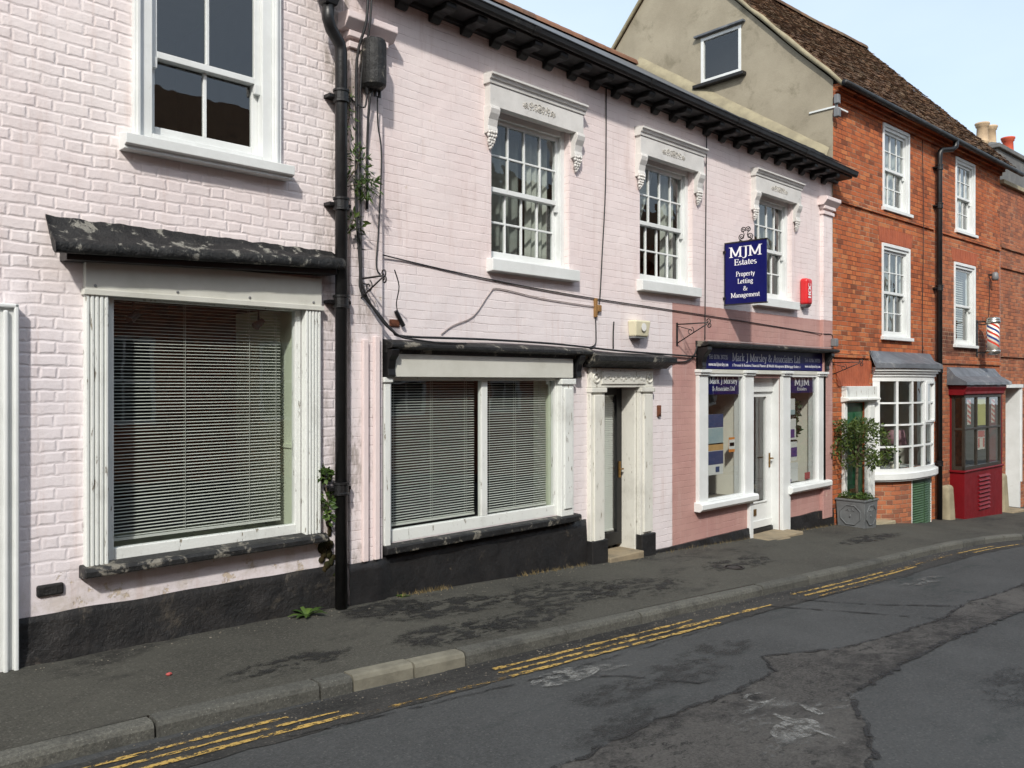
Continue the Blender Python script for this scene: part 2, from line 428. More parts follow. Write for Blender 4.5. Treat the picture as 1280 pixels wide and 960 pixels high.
MT['cream'] = peel('cream_paint_peeling', S(214, 213, 204), S(150, 142, 124), .61, .65)
MT['fascia'] = plain('pale_grey_board', S(206, 206, 198), S(190, 190, 180), 2, .5, .001, 20, dirt=S(160, 156, 142), dsc=2.5, dlo=.6, dhi=.8)
MT['corn'] = plain('pale_stone_paint', S(214, 212, 208), S(198, 196, 192), 4, .6, .002, 40, dirt=S(150, 146, 138), dsc=4, dlo=.6, dhi=.75)
MT['orn'] = plain('pale_stone_paint_sooted', S(196, 192, 184), S(150, 146, 138), 24, .7, .003, 60)
MT['greenw'] = plain('pale_green_paint', S(206, 214, 190), S(192, 200, 178), 2, .5, .001)
MT['glass'] = glass('window_glass', (.92, .95, .94, 1), 2.8)
MT['glassold'] = glass('old_window_glass', (.88, .92, .91, 1), 2.3, .004)
MT['slat'] = plain('blind_slat', S(224, 226, 219), S(210, 212, 204), 3, .4, 0)
MT['cord'] = plain('blind_cord', S(186, 188, 180), None, 3, .7, 0)
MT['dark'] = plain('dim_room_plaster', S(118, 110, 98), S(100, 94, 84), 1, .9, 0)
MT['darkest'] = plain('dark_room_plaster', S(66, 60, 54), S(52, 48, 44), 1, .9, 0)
MT['pale_room'] = plain('pale_room_plaster', S(226, 222, 208), S(212, 208, 196), 1, .9, 0)
MT['curtain'] = plain('pale_curtain_cloth', S(178, 180, 172), S(160, 162, 154), 6, .9, .002, 60)
MT['curtain_g'] = plain('grey_net_cloth', S(134, 138, 132), S(114, 118, 113), 3, .9, .002, 60)
MT['kerb'] = None
MT['road'] = asphalt('road_asphalt', S(53, 54, 54), S(65, 66, 66), S(37, 44, 43), S(124, 124, 120), slo=.54, shi=.66)
MT['patch'] = asphalt('old_rough_asphalt', S(56, 54, 52), S(80, 78, 75), S(34, 33, 33), S(122, 119, 114), stretch=(.8, 1.2, 1), slo=.45, shi=.6, bump=.008, pits=.9)
MT['pave'] = asphalt('pavement_asphalt', S(56, 55, 50), S(68, 67, 61), S(36, 35, 33), S(142, 138, 130), slo=.54, shi=.66, stretch=(.5, 1.1, 1))
MT['gutterdirt'] = asphalt('gutter_asphalt', S(38, 38, 37), S(54, 53, 51), S(26, 26, 26), S(140, 132, 120), stretch=(.3, 1, 1))
MT['yellow'] = alpha_mat('worn_yellow_paint', S(186, 154, 82), S(158, 130, 70), .42, .51, 5.5, (2.6, 4.5, 1), maxa=1)
MT['yellowthin'] = alpha_mat('old_yellow_paint', S(160, 128, 64), S(136, 110, 56), .48, .6, 4.2, (2.2, 5, 1), maxa=1)
MT['crack'] = alpha_mat('dark_crack', S(24, 24, 24), S(34, 33, 32), .42, .52, 9, (1, 1, 1))
MT['stain'] = alpha_mat('dark_damp_stain', S(24, 24, 23), S(34, 33, 32), .47, .53, 7.5, (.8, 1.5, 1), maxa=.85, soft_edge=True)
MT['chalk'] = alpha_mat('chalk_trace', S(150, 150, 146), S(112, 112, 109), .44, .58, 7, (1, 1, 1), maxa=.75)
MT['stain2'] = alpha_mat('oil_stain', S(38, 38, 37), S(48, 48, 47), .44, .56, 6, (.7, 1.5, 1), maxa=.6, soft_edge=True)
MT['scuff'] = alpha_mat('chalky_scuff', S(122, 122, 119), S(92, 92, 90), .46, .62, 4, (1, 2.2, 1), maxa=.7, soft_edge=True)
MT['tile'] = tilem('brown_clay_tile', [S(80, 64, 54), S(108, 84, 68), S(92, 78, 64), S(126, 98, 76), S(106, 94, 78)], S(116, 108, 80), .5)
MT['ridge'] = tilem('red_ridge_tile', [S(110, 80, 66), S(132, 96, 76), S(102, 80, 68)], S(150, 140, 110), .4)
MT['sign'] = plain('navy_sign_board', S(9, 14, 88), S(8, 12, 80), 2, .4, 0, spec=.25)
MT['letter'] = plain('white_lettering', S(236, 236, 238), S(226, 226, 230), 3, .5, 0)
MT['letterg'] = plain('silver_lettering', S(190, 194, 204), S(170, 174, 186), 3, .5, 0)
MT['redp'] = plain('dark_red_paint', S(116, 17, 25), S(104, 16, 23), 3, .5, .001, 30, spec=.25, dirt=S(92, 30, 32), dsc=3)
MT['redbox'] = plain('red_plastic', S(206, 44, 48), S(196, 38, 42), 3, .35, 0)
MT['creambox'] = plain('cream_plastic', S(216, 210, 182), S(202, 196, 168), 3, .45, 0)
MT['greybox'] = plain('grey_plastic', S(120, 122, 124), S(104, 106, 108), 3, .5, 0)
MT['green'] = plain('green_gloss_paint', S(30, 92, 56), S(24, 78, 48), 3, .35, .001, 30, dirt=S(20, 60, 40))
MT['green2'] = plain('faded_green_paint', S(62, 92, 58), S(50, 78, 48), 3, .55, .001)
MT['stone'] = plain('weathered_stone', S(160, 150, 126), S(136, 128, 106), 4, .9, .01, 12, .2, dirt=S(90, 92, 66), dsc=3)
MT['step'] = plain('worn_stone_step', S(150, 136, 112), S(126, 116, 98), 4, .9, .006, 16, .2, dirt=S(80, 76, 68), dsc=4)
MT['chim'] = plain('grey_chimney_render', S(116, 116, 114), S(96, 97, 98), 3, .95, .006, 14, .1, dirt=S(120, 112, 80), dsc=2)
MT['potc'] = plain('cream_clay_pot', S(194, 170, 138), S(164, 142, 116), 5, .9, .003, 30)
MT['potr'] = plain('red_clay_pot', S(196, 88, 60), S(176, 74, 52), 5, .9, .003, 30)
MT['leaf'] = leafm('bay_leaf', S(58, 78, 34), S(96, 112, 52)); MT['leaf2'] = leafm('weed_leaf', S(54, 78, 34), S(90, 112, 52)); MT['leaf3'] = leafm('house_plant_leaf', S(28, 52, 28), S(50, 80, 44))
MT['straw'] = leafm('dry_grass', S(150, 130, 90), S(112, 100, 66), .8)
MT['moss'] = plain('dark_moss', S(40, 44, 24), S(56, 46, 30), 9, .95, .02, 20, .1)
MT['bark'] = plain('bark', S(104, 92, 74), S(80, 70, 56), 12, .9, .006, 30)
MT['planter'] = plain('lead_planter', S(108, 111, 112), S(88, 91, 92), 4, .5, .003, 20, dirt=S(142, 144, 142), dsc=4)
MT['chrome'] = plain('dull_chrome', S(190, 188, 180), None, 3, .25, 0, metal=.9)
MT['brass'] = plain('tarnished_brass', S(150, 116, 64), S(110, 84, 48), 8, .4, 0, metal=.7)
MT['rust'] = plain('rusty_iron', S(112, 64, 40), S(74, 46, 34), 9, .9, .004, 30)
MT['wood'] = plain('raw_wood', S(150, 112, 64), S(124, 92, 54), 9, .8, .002, 30)
MT['paper'] = plain('white_paper', S(224, 224, 220), S(214, 214, 210), 3, .7, 0)
MT['pblue'] = plain('blue_print', S(54, 66, 108), S(66, 80, 118), 3, .6, 0); MT['psand'] = plain('sand_print', S(206, 168, 112), S(190, 150, 98), 3, .6, 0)
MT['psky'] = plain('sky_print', S(150, 172, 178), S(172, 188, 188), 3, .6, 0); MT['porange'] = plain('orange_print', S(226, 140, 56), None, 3, .6, 0)
MT['pviolet'] = plain('violet_print', S(92, 60, 130), None, 3, .6, 0); MT['pred'] = plain('coral_print', S(176, 78, 74), None, 3, .6, 0)
MT['pyellow'] = plain('yellow_paper', S(204, 200, 96), S(190, 186, 84), 3, .7, 0)
MT['stripew'] = plain('white_enamel', S(232, 226, 212), S(222, 216, 202), 3, .3, 0); MT['striper'] = plain('red_enamel', S(204, 72, 52), None, 3, .3, 0); MT['stripeb'] = plain('blue_enamel', S(48, 66, 130), None, 3, .3, 0)
MT['ground'] = plain('bare_ground', S(92, 90, 80), S(80, 80, 66), .3, .95, 0)
def kerbm():
    n = N('granite_kerb')
    col = n.mix(n.island(), S(80, 80, 75), S(110, 109, 101))
    col = n.mix(n.ramp(n.noise(60, 5, .8), .35, .65, 0, .7), col, S(58, 58, 55))
    col = n.mix(n.ramp(n.noise(2.4, 8, .75), .5, .66, 0, .6), col, S(48, 48, 46))
    col = n.mix(n.ramp(n.noise(90, 3, .7), .6, .7, 0, .5), col, S(150, 149, 140))
    return n.done(col, .85, n.bump(n.noise(40, 6, .75), .006), 0, .3)
MT['kerb'] = kerbm()
MT['kerbl'] = plain('pale_concrete_kerb', S(124, 121, 108), S(106, 103, 92), 8, .9, .005, 40, .2, dirt=S(92, 88, 78), dsc=4)
# ------------------------------------------------------------------ serif lettering drawn as pen strokes
def arc(cx, cy, rx, ry, a0, a1, n=12):
    return [(cx + rx * math.cos(R(a0 + (a1 - a0) * i / n)), cy + ry * math.sin(R(a0 + (a1 - a0) * i / n))) for i in range(n + 1)]
X_ = .64
def L(*p): return list(p)
GL = {
 'M': (1.0, [L((.14, 0), (.14, 1)), L((.14, 1), (.5, .08)), L((.5, .08), (.86, 1)), L((.86, 1), (.86, 0))], [(.14, 0, .3), (.86, 0, .32), (.08, .97, .22), (.92, .97, .22)]),
 'J': (.5, [L((.3, 1), (.3, .05)) , arc(.14, .05, .16, .22, 0, -130, 8)], [(.3, .97, .38)]),
 'E': (.72, [L((.18, 0), (.18, 1)), L((.05, .97), (.64, .97)), L((.05, .03), (.67, .03)), L((.18, .52), (.5, .52)), L((.62, .8), (.62, 1)), L((.66, 0), (.66, .22)), L((.5, .42), (.5, .62))], []),
 'P': (.66, [L((.18, 0), (.18, 1)), [(.05, .97), (.34, .97)] + arc(.34, .73, .25, .24, 90, -90, 10) + [(.18, .49)]], [(.18, .03, .34)]),
 'B': (.7, [L((.18, 0), (.18, 1)), [(.05, .97), (.32, .97)] + arc(.34, .75, .21, .22, 90, -90, 10) + [(.18, .53)], [(.3, .53)] + arc(.36, .28, .25, .25, 90, -90, 10) + [(.05, .03)]], []),
 'F': (.64, [L((.18, 0), (.18, 1)), L((.05, .97), (.6, .97)), L((.18, .52), (.46, .52)), L((.58, .78), (.58, 1))], [(.18, .03, .34)]),
 'L': (.66, [L((.18, 0), (.18, 1)), L((.05, .03), (.6, .03)), L((.6, 0), (.6, .26))], [(.18, .97, .34)]),
 'T': (.66, [L((.33, 0), (.33, 1)), L((.03, .97), (.63, .97)), L((.05, .78), (.05, 1)), L((.61, .78), (.61, 1))], [(.33, .03, .32)]),
 'A': (.78, [L((.1, 0), (.39, 1)), L((.39, 1), (.68, 0)), L((.2, .34), (.58, .34))], [(.1, .03, .24), (.68, .03, .28)]),
 'D': (.78, [L((.18, 0), (.18, 1)), [(.05, .97), (.3, .97)] + arc(.32, .5, .36, .47, 90, -90, 12) + [(.05, .03)]], []),
 'W': (1.05, [L((.08, 1), (.32, 0)), L((.32, 0), (.52, .9)), L((.52, .9), (.74, 0)), L((.74, 0), (.97, 1))], [(.08, .97, .24), (.97, .97, .2)]),
 'H': (.8, [L((.18, 0), (.18, 1)), L((.62, 0), (.62, 1)), L((.18, .5), (.62, .5))], []),
 'O': (.8, [arc(.4, .5, .32, .46, 0, 360, 18)], []), 'C': (.72, [arc(.4, .5, .32, .46, 45, 315, 16)], []),
 '&': (.82, [[(.76, .5), (.6, .2), (.4, .03), (.22, .03), (.09, .2), (.14, .4), (.36, .58), (.46, .76), (.36, .95), (.24, .95), (.17, .8), (.26, .6), (.48, .26), (.7, .03), (.8, .03)]], [(.74, .5, .2)]),
 'a': (.52, [L((.38, .1), (.38, .44)), arc(.22, .44, .16, .17, 0, 160, 8), arc(.21, .18, .16, .17, 0, 360, 14), L((.38, .1), (.5, .03))], []),
 'b': (.56, [L((.14, 0), (.14, 1)), arc(.3, .32, .19, .31, 0, 360, 14)], [(.1, .97, .14)]),
 'c': (.46, [arc(.25, .32, .19, .31, 50, 310, 12)], []),
 'd': (.58, [L((.42, 0), (.42, 1)), arc(.25, .32, .19, .31, 0, 360, 14)], [(.37, .97, .14), (.46, .03, .14)]),
 'e': (.5, [[(.07, .36), (.42, .36)] + arc(.25, .33, .19, .31, 10, 315, 14)], []),
 'f': (.38, [L((.16, 0), (.16, .8)), arc(.3, .8, .14, .18, 180, 60, 6), L((.04, X_ - .03), (.32, X_ - .03))], [(.16, .03, .26)]),
 'g': (.54, [arc(.23, .42, .16, .21, 0, 360, 14), arc(.24, -.1, .2, .16, 0, 360, 12), L((.14, .22), (.12, .06)), L((.12, .06), (.4, .04)), L((.36, .6), (.5, .63))], []),
 'i': (.3, [L((.15, 0), (.15, X_)), L((.15, .82), (.15, .96))], [(.15, .03, .24), (.11, X_ - .03, .14)]),
 'j': (.28, [L((.15, -.1), (.15, X_)), L((.15, .82), (.15, .96)), arc(.05, -.1, .1, .14, 0, -110, 6)], [(.11, X_ - .03, .14)]),
 'k': (.58, [L((.14, 0), (.14, 1)), L((.16, .26), (.46, .62)), L((.26, .36), (.5, .02))], [(.14, .03, .24), (.1, .97, .14), (.46, .61, .2), (.5, .03, .2)]),
 'l': (.3, [L((.15, 0), (.15, 1))], [(.15, .03, .24), (.11, .97, .14)]),
 'm': (.86, [L((.14, 0), (.14, X_)), arc(.29, .42, .15, .2, 160, 0, 8) + [(.44, 0)], arc(.59, .42, .15, .2, 160, 0, 8) + [(.74, 0)]], [(.14, .03, .22), (.44, .03, .2), (.74, .03, .22), (.1, X_ - .03, .14)]),
 'n': (.6, [L((.14, 0), (.14, X_)), arc(.3, .42, .16, .2, 160, 0, 8) + [(.46, 0)]], [(.14, .03, .22), (.46, .03, .22), (.1, X_ - .03, .14)]),
 'o': (.54, [arc(.27, .32, .2, .31, 0, 360, 16)], []),
 'p': (.58, [L((.14, -.28), (.14, X_)), arc(.31, .32, .19, .31, 0, 360, 14)], [(.14, -.26, .26), (.1, X_ - .03, .14)]),
 'r': (.44, [L((.14, 0), (.14, X_)), arc(.3, .42, .16, .2, 160, 60, 6)], [(.14, .03, .26), (.1, X_ - .03, .14)]),
 's': (.44, [arc(.22, .47, .14, .15, 40, 250, 9) + arc(.22, .17, .15, .15, 80, -140, 9)], []),
 't': (.36, [L((.16, .1), (.16, .84)), arc(.26, .12, .1, .1, 180, 320, 5), L((.03, X_ - .03), (.31, X_ - .03))], []),
 'u': (.6, [[(.13, X_)] + arc(.29, .2, .16, .18, 180, 330, 8), L((.45, 0), (.45, X_))], [(.1, X_ - .03, .16), (.5, .03, .14)]),
 'v': (.54, [L((.08, X_), (.28, 0)), L((.28, 0), (.46, X_))], [(.08, X_ - .03, .2), (.46, X_ - .03, .16)]),
 'w': (.8, [L((.08, X_), (.24, 0)), L((.24, 0), (.4, X_)), L((.4, X_), (.56, 0)), L((.56, 0), (.72, X_))], [(.08, X_ - .03, .18), (.72, X_ - .03, .16)]),
 'y': (.54, [L((.08, X_), (.28, 0)), L((.46, X_), (.22, -.2)), L((.22, -.2), (.08, -.26))], [(.08, X_ - .03, .2), (.46, X_ - .03, .16)]),
 'h': (.6, [L((.14, 0), (.14, 1)), arc(.3, .42, .16, .2, 160, 0, 8) + [(.46, 0)]], [(.14, .03, .22), (.46, .03, .22), (.1, .97, .14)]),
 '.': (.26, [L((.12, 0), (.12, .13))], []), ':': (.28, [L((.13, .04), (.13, .18)), L((.13, .46), (.13, .6))], []),
 '(': (.34, [arc(.34, .4, .2, .62, 130, 230, 8)], []), ')': (.34, [arc(0, .4, .2, .62, 50, -50, 8)], []), '|': (.3, [L((.1, -.1), (.1, 1)), L((.2, -.1), (.2, 1))], []),
 '0': (.56, [arc(.28, .5, .2, .48, 0, 360, 16)], []), '1': (.4, [L((.2, 0), (.2, 1))], [(.2, .03, .3), (.14, .9, .14)]),
 '2': (.54, [arc(.27, .72, .19, .25, 170, -30, 10) + [(.08, .04), (.48, .04)]], []), '3': (.54, [arc(.25, .74, .18, .23, 160, -90, 10) , arc(.26, .26, .21, .25, 90, -160, 10)], []),
 '5': (.54, [[(.44, .96), (.14, .96), (.12, .56)] + arc(.26, .3, .21, .28, 110, -150, 12)], []), '6': (.54, [arc(.28, .3, .19, .28, 0, 360, 14), arc(.46, .34, .38, .62, 105, 180, 8)], []),
 '9': (.54, [arc(.27, .68, .19, .28, 0, 360, 14), arc(.08, .64, .38, .62, 0, -75, 8)], []), ' ': (.34, [], []),
}
def lettering(mb, text, o, ex, ez, en, h, width=None, align='c', thick=.15, thin=.07):
    """pen-stroke letters in the plane o + x*ex + z*ez, lifted along en"""
    o, ex, ez, en = Vector(o), Vector(ex), Vector(ez), Vector(en)
    tot = sum(GL[c][0] for c in text)
    sx = h if width is None else width / tot
    x = {'c': -tot / 2, 'l': 0, 'r': -tot}[align]
    k = 0
    for c in text:
        adv, strokes, ser = GL[c]
        for st in list(strokes) + [[(a - w / 2, b), (a + w / 2, b)] for a, b, w in ser]:
            k += 1
            lift = en * (.0006 + (k % 9) * .00013)
            pts = [Vector(p) for p in st]
            Lp, Rp = [], []
            for i, p in enumerate(pts):
                d = pts[min(i + 1, len(pts) - 1)] - pts[max(i - 1, 0)]
                if d.length < 1e-6: d = Vector((1, 0))
                d.normalize()
                w = (thin + (thick - thin) * abs(d.y) ** 1.3) / 2
                nn = Vector((-d.y, d.x)) * w
                Lp.append(p + nn); Rp.append(p - nn)
            q = lambda p: o + ex * ((x + p.x) * sx) + ez * (p.y * h) + lift
            A = [mb.v(q(p)) for p in Lp]; B = [mb.v(q(p)) for p in Rp]
            for i in range(len(A) - 1):
                try: mb.bm.faces.new([B[i], B[i + 1], A[i + 1], A[i]])
                except ValueError: pass
        x += adv
# ------------------------------------------------------------------ building pieces
def wall(mb, x0, x1, z0, z1, holes, y=0.0):
    """front sheet with real openings and their reveals; holes (x0,x1,z0,z1,depth)"""
    xs = sorted({x0, x1, *[h[0] for h in holes], *[h[1] for h in holes]})
    zs = sorted({z0, z1, *[h[2] for h in holes], *[h[3] for h in holes]})
    xs = [q for q in xs if x0 <= q <= x1]; zs = [q for q in zs if z0 <= q <= z1]
    for a, b in zip(xs, xs[1:]):
        for c, d in zip(zs, zs[1:]):
            mx, mz = (a + b) / 2, (c + d) / 2
            if any(h[0] < mx < h[1] and h[2] < mz < h[3] for h in holes): continue
            mb.poly([(a, y, c), (b, y, c), (b, y, d), (a, y, d)])
    for a, b, c, d, dp in holes:
        e = y + dp
        mb.poly([(a, y, c), (a, y, d), (a, e, d), (a, e, c)])
        mb.poly([(b, y, c), (b, e, c), (b, e, d), (b, y, d)])
        mb.poly([(a, y, d), (b, y, d), (b, e, d), (a, e, d)])
        mb.poly([(a, y, c), (a, e, c), (b, e, c), (b, y, c)])
def room(F, parent, x0, x1, y0, y1, z0, z1, mat):
    m = MB(F)
    m.poly([(x0, y1, z0), (x1, y1, z0), (x1, y1, z1), (x0, y1, z1)])
    m.poly([(x0, y0, z0), (x0, y1, z0), (x0, y1, z1), (x0, y0, z1)])
    m.poly([(x1, y0, z0), (x1, y1, z0), (x1, y1, z1), (x1, y0, z1)])
    m.poly([(x0, y0, z0), (x1, y0, z0), (x1, y1, z0), (x0, y1, z0)])
    m.poly([(x0, y0, z1), (x1, y0, z1), (x1, y1, z1), (x0, y1, z1)])
    return m.build('room_lining', mat, parent, normals=False)
def sash(F, parent, x0, x1, z0, z1, y, cols, rows, mat, gl, fw=.05, deep=.10, bar=.022, split=.5, stile=.05):
    m = MB(F)
    m.box(x0, x0 + fw, y - .02, y + deep, z0, z1).box(x1 - fw, x1, y - .02, y + deep, z0, z1)
    m.box(x0 + fw, x1 - fw, y - .02, y + deep, z1 - fw, z1).box(x0 + fw, x1 - fw, y - .02, y + deep, z0, z0 + .03)
    p = MB(F)
    a, b, c, d = x0 + fw, x1 - fw, z0 + .03, z1 - fw
    mid = c + (d - c) * split
    for lo, hi, yy, bot, top in ((mid - .02, d, y + .015, .045, .045), (c, mid + .02, y + .055, .07, .04)):
        m.box(a, a + stile, yy, yy + .035, lo, hi).box(b - stile, b, yy, yy + .035, lo, hi)
        m.box(a + stile, b - stile, yy, yy + .035, lo, lo + bot).box(a + stile, b - stile, yy, yy + .035, hi - top, hi)
        gx0, gx1, gz0_, gz1 = a + stile, b - stile, lo + bot, hi - top
        for i in range(1, cols):
            xx = gx0 + (gx1 - gx0) * i / cols
            m.box(xx - bar / 2, xx + bar / 2, yy + .002, yy + .03, gz0_, gz1)
        for i in range(1, rows):
            zz = gz0_ + (gz1 - gz0_) * i / rows
            m.box(gx0, gx1, yy + .004, yy + .028, zz - bar / 2, zz + bar / 2)
        p.poly([(gx0, yy + .018, gz0_), (gx1, yy + .018, gz0_), (gx1, yy + .018, gz1), (gx0, yy + .018, gz1)])
    for q in (a, b - stile):           # sash horns
        m.hexa([(q, y + .012, mid - .09), (q + stile, y + .012, mid - .09), (q + stile, y + .045, mid - .09), (q, y + .045, mid - .09)],
               [(q, y + .006, mid - .02), (q + stile, y + .006, mid - .02), (q + stile, y + .05, mid - .02), (q, y + .05, mid - .02)])
    w = m.build('window', mat, parent, bevel=.004)
    p.build('pane', gl, w)
    return w
def fixed(F, parent, x0, x1, z0, z1, y, posts, mat, gl, fw=.05, bw=.035, rows=(), name='window', bot=None):
    m = MB(F); p = MB(F)
    bot = bot or fw
    m.box(x0, x0 + fw, y, y + .06, z0, z1).box(x1 - fw, x1, y, y + .06, z0, z1)
    m.box(x0 + fw, x1 - fw, y, y + .06, z1 - fw, z1).box(x0 + fw, x1 - fw, y, y + .06, z0, z0 + bot)
    for q in posts: m.box(q - bw / 2, q + bw / 2, y + .003, y + .057, z0 + bot, z1 - fw)
    for q in rows: m.box(x0 + fw, x1 - fw, y + .008, y + .05, q - bw / 2, q + bw / 2)
    p.poly([(x0 + fw, y + .03, z0 + bot), (x1 - fw, y + .03, z0 + bot), (x1 - fw, y + .03, z1 - fw), (x0 + fw, y + .03, z1 - fw)])
    w = m.build(name, mat, parent, bevel=.005)
    p.build('pane', gl, w)
    return w
def fluted(m, x0, x1, y0, z0, z1, n=4):
    m.box(x0, x1, y0 + .010, .02, z0, z1)
    w = (x1 - x0) / (n + 1)
    for i in range(n + 1): m.box(x0 + w * i + .001, x0 + w * (i + .72), y0, y0 + .011, z0 + .002, z1 - .002)
def blind(name, label, F, x0, x1, y, z0, z1, pitch=.0225, depth=.022, tilt=8, cords=(.12, .5, .88), group=None):
    t = thing(name, label, 'blind', F, ((x0 + x1) / 2, y, z0), 0, group)
    m = MB(F)
    n = int((z1 - z0) / pitch)
    for i in range(n):
        z = z0 + .02 + i * pitch
        sag = rnd.uniform(-.0012, .0012)
        a = R(tilt + rnd.uniform(-1.5, 1.5)); dy, dz_ = depth / 2 * math.cos(a), depth / 2 * math.sin(a)
        xa, xb = x0 + rnd.uniform(-.002, .002), x1 + rnd.uniform(-.002, .002)
        th = .0012
        e = .0022
        P = [(xa, y - dy, z - dz_ + sag), (xb, y - dy, z - dz_ - sag), (xb, y, z + e - sag), (xa, y, z + e + sag), ]
        Q = [(xa, y, z + e + sag), (xb, y, z + e - sag), (xb, y + dy, z + dz_ - sag), (xa, y + dy, z + dz_ + sag)]
        m.hexa(P, [(p[0], p[1], p[2] + th) for p in P]); m.hexa(Q, [(p[0], p[1], p[2] + th) for p in Q])
    m.box(x0, x1, y - .015, y + .015, z0 - .005, z0 + .012)
    m.build('slats', MT['slat'], t)
    MB(F).box(x0, x1, y - .02, y + .02, z1 - .005, z1 + .03).build('headrail', MT['slat'], t)
    c = MB(F)
    for f in cords:
        xx = x0 + (x1 - x0) * f
        c.box(xx - .0015, xx + .0015, y - depth / 2 - .003, y - depth / 2 - .0005, z0, z1)
        c.box(xx - .0015, xx + .0015, y + depth / 2 + .0005, y + depth / 2 + .003, z0, z1)
    c.build('ladder_cord', MT['cord'], t)
    return t
def curtain(label, F, x0, x1, y, z0, z1, mat, swept=0.0, group=None, folds=5, amp=.025):
    m = MB(F)
    nx, nz = folds * 8, 10
    V = []
    for j in range(nz + 1):
        f = j / nz
        z = z1 + (z0 - z1) * f
        row = []
        for i in range(nx + 1):
            g = i / nx
            k = 1 - abs(swept) * (math.sin(f * math.pi * .5) ** 1.2)
            gg = g * k if swept >= 0 else 1 - (1 - g) * k
            row.append(m.v((x0 + (x1 - x0) * gg, y + amp * math.sin(g * folds * 2 * math.pi + f * .8), z)))
        V.append(row)
    for j in range(nz):
        for i in range(nx): m.bm.faces.new([V[j][i], V[j][i + 1], V[j + 1][i + 1], V[j + 1][i]])
    o = m.build('curtain', mat, None, smooth=True, origin=((x0 + x1) / 2, y, z0), normals=False)
    sm = o.modifiers.new('thickness', 'SOLIDIFY'); sm.thickness = .003
    return tag(o, label, 'curtain', group)
def leaves(m, spots, n, size, stretch=2.2, droop=.2):
    for c, r in spots:
        for _ in range(n):
            d = Vector((rnd.gauss(0, 1), rnd.gauss(0, 1), rnd.gauss(0, 1))); d.normalize()
            p = Vector(c) + Vector((d.x * r[0], d.y * r[1], d.z * r[2])) * rnd.uniform(.25, 1) ** .5
            a = Vector((rnd.gauss(0, 1) + d.x, rnd.gauss(0, 1) + d.y, rnd.gauss(0, .8) + d.z - droop)); a.normalize()
            b = a.orthogonal(); b.rotate(Matrix.Rotation(rnd.uniform(0, 6.28), 3, a)); b.normalize()
            s_ = size * rnd.uniform(.65, 1.25)
            w = s_ / stretch
            nrm = a.cross(b)
            A = m.v(p); B = m.v(p + a * s_ * .5 + b * w * .5 + nrm * w * .12); C = m.v(p + a * s_); D = m.v(p + a * s_ * .5 - b * w * .5 + nrm * w * .12)
            m.bm.faces.new([A, B, C]); m.bm.faces.new([A, C, D])
def scroll(c, r, ex, ez, turns=1.4, a0=0, sgn=1, n=18):
    c = Vector(c); ex = Vector(ex); ez = Vector(ez)
    return [c + (ex * math.cos(a0 + sgn * t * turns * 2 * math.pi) + ez * math.sin(a0 + sgn * t * turns * 2 * math.pi)) * r * (1 - .75 * t) for t in [i / n for i in range(n + 1)]]
def tiled_slope(m, F, x0, x1, base, top, tw=.165, gauge=.1, th=.014, jit=.006, sag=None, lip=.05):
    """plain tiles laid on the slope from base (y,z) to top (y,z)"""
    (ya, za), (yb, zb) = base, top
    Ls = math.hypot(yb - ya, zb - za); dy, dz_ = (yb - ya) / Ls, (zb - za) / Ls
    ny, nz = -dz_, dy
    rows = int(Ls / gauge)
    for r in range(rows):
        off = (r % 2) * tw / 2
        x = x0 - off
        rj = rnd.uniform(-.006, .006)
        while x < x1:
            a, b = max(x, x0) + .002, min(x + tw, x1) - .002
            if b - a > .03:
                s0 = r * gauge - .012 + rnd.uniform(-jit, jit) + rj; s1 = s0 + gauge * 1.55
                h0 = .03 + rnd.uniform(-jit, jit) * .7; h1 = .006
                sg = sag((a + b) / 2, s0) if sag else 0
                def P(xx, s_, h): return (xx, ya + dy * s_ + ny * h, za + dz_ * s_ + nz * h + sg)
                tw_ = rnd.uniform(-.004, .004)
                m.hexa([P(a, s0, h0 - th + tw_), P(b, s0, h0 - th - tw_), P(b, s1, h1 - th), P(a, s1, h1 - th)], [P(a, s0, h0 + tw_), P(b, s0, h0 - tw_), P(b, s1, h1), P(a, s1, h1)])
            x += tw
# ================================================================== GROUND
SURF = {}
def strip(name, mat, xs, ya, yb, ny, zf):
    m = MB()
    V = []
    for x in xs:
        a, b = ya(x), yb(x)
        V.append([m.v((x, a + (b - a) * j / ny, zf(x, a + (b - a) * j / ny))) for j in range(ny + 1)])
    for A, B in zip(V, V[1:]):
        for j in range(ny): m.bm.faces.new([A[j], B[j], B[j + 1], A[j + 1]])
    o = m.build(name, mat, None, smooth=True)
    SURF[name] = o
    return struct(o)
XS = [-14 + i * .3 for i in range(0, 190)]
strip('pavement', MT['pave'], XS, lambda x: 1.2, lambda x: ky(x) + .10, 8, lambda x, y: pave_z(x, min(y, .0)) + .006 * noise.noise((x * .8, y * 2, 0)))
strip('road', MT['road'], XS, lambda x: ky(x) + .02, lambda x: -8.4, 24, lambda x, y: road_z(x, y) + .008 * noise.noise((x * .5, y * 1.1, 3)))
strip('far_pavement', MT['pave'], XS, lambda x: -8.4, lambda x: -9.9, 2, lambda x, y: road_z(x, -8.4) + .1)
g = MB(); g.poly([(-300, -300, -5.5), (300, -300, -5.5), (300, 300, -5.5), (-300, 300, -5.5)])
struct(g.build('ground', MT['ground']))
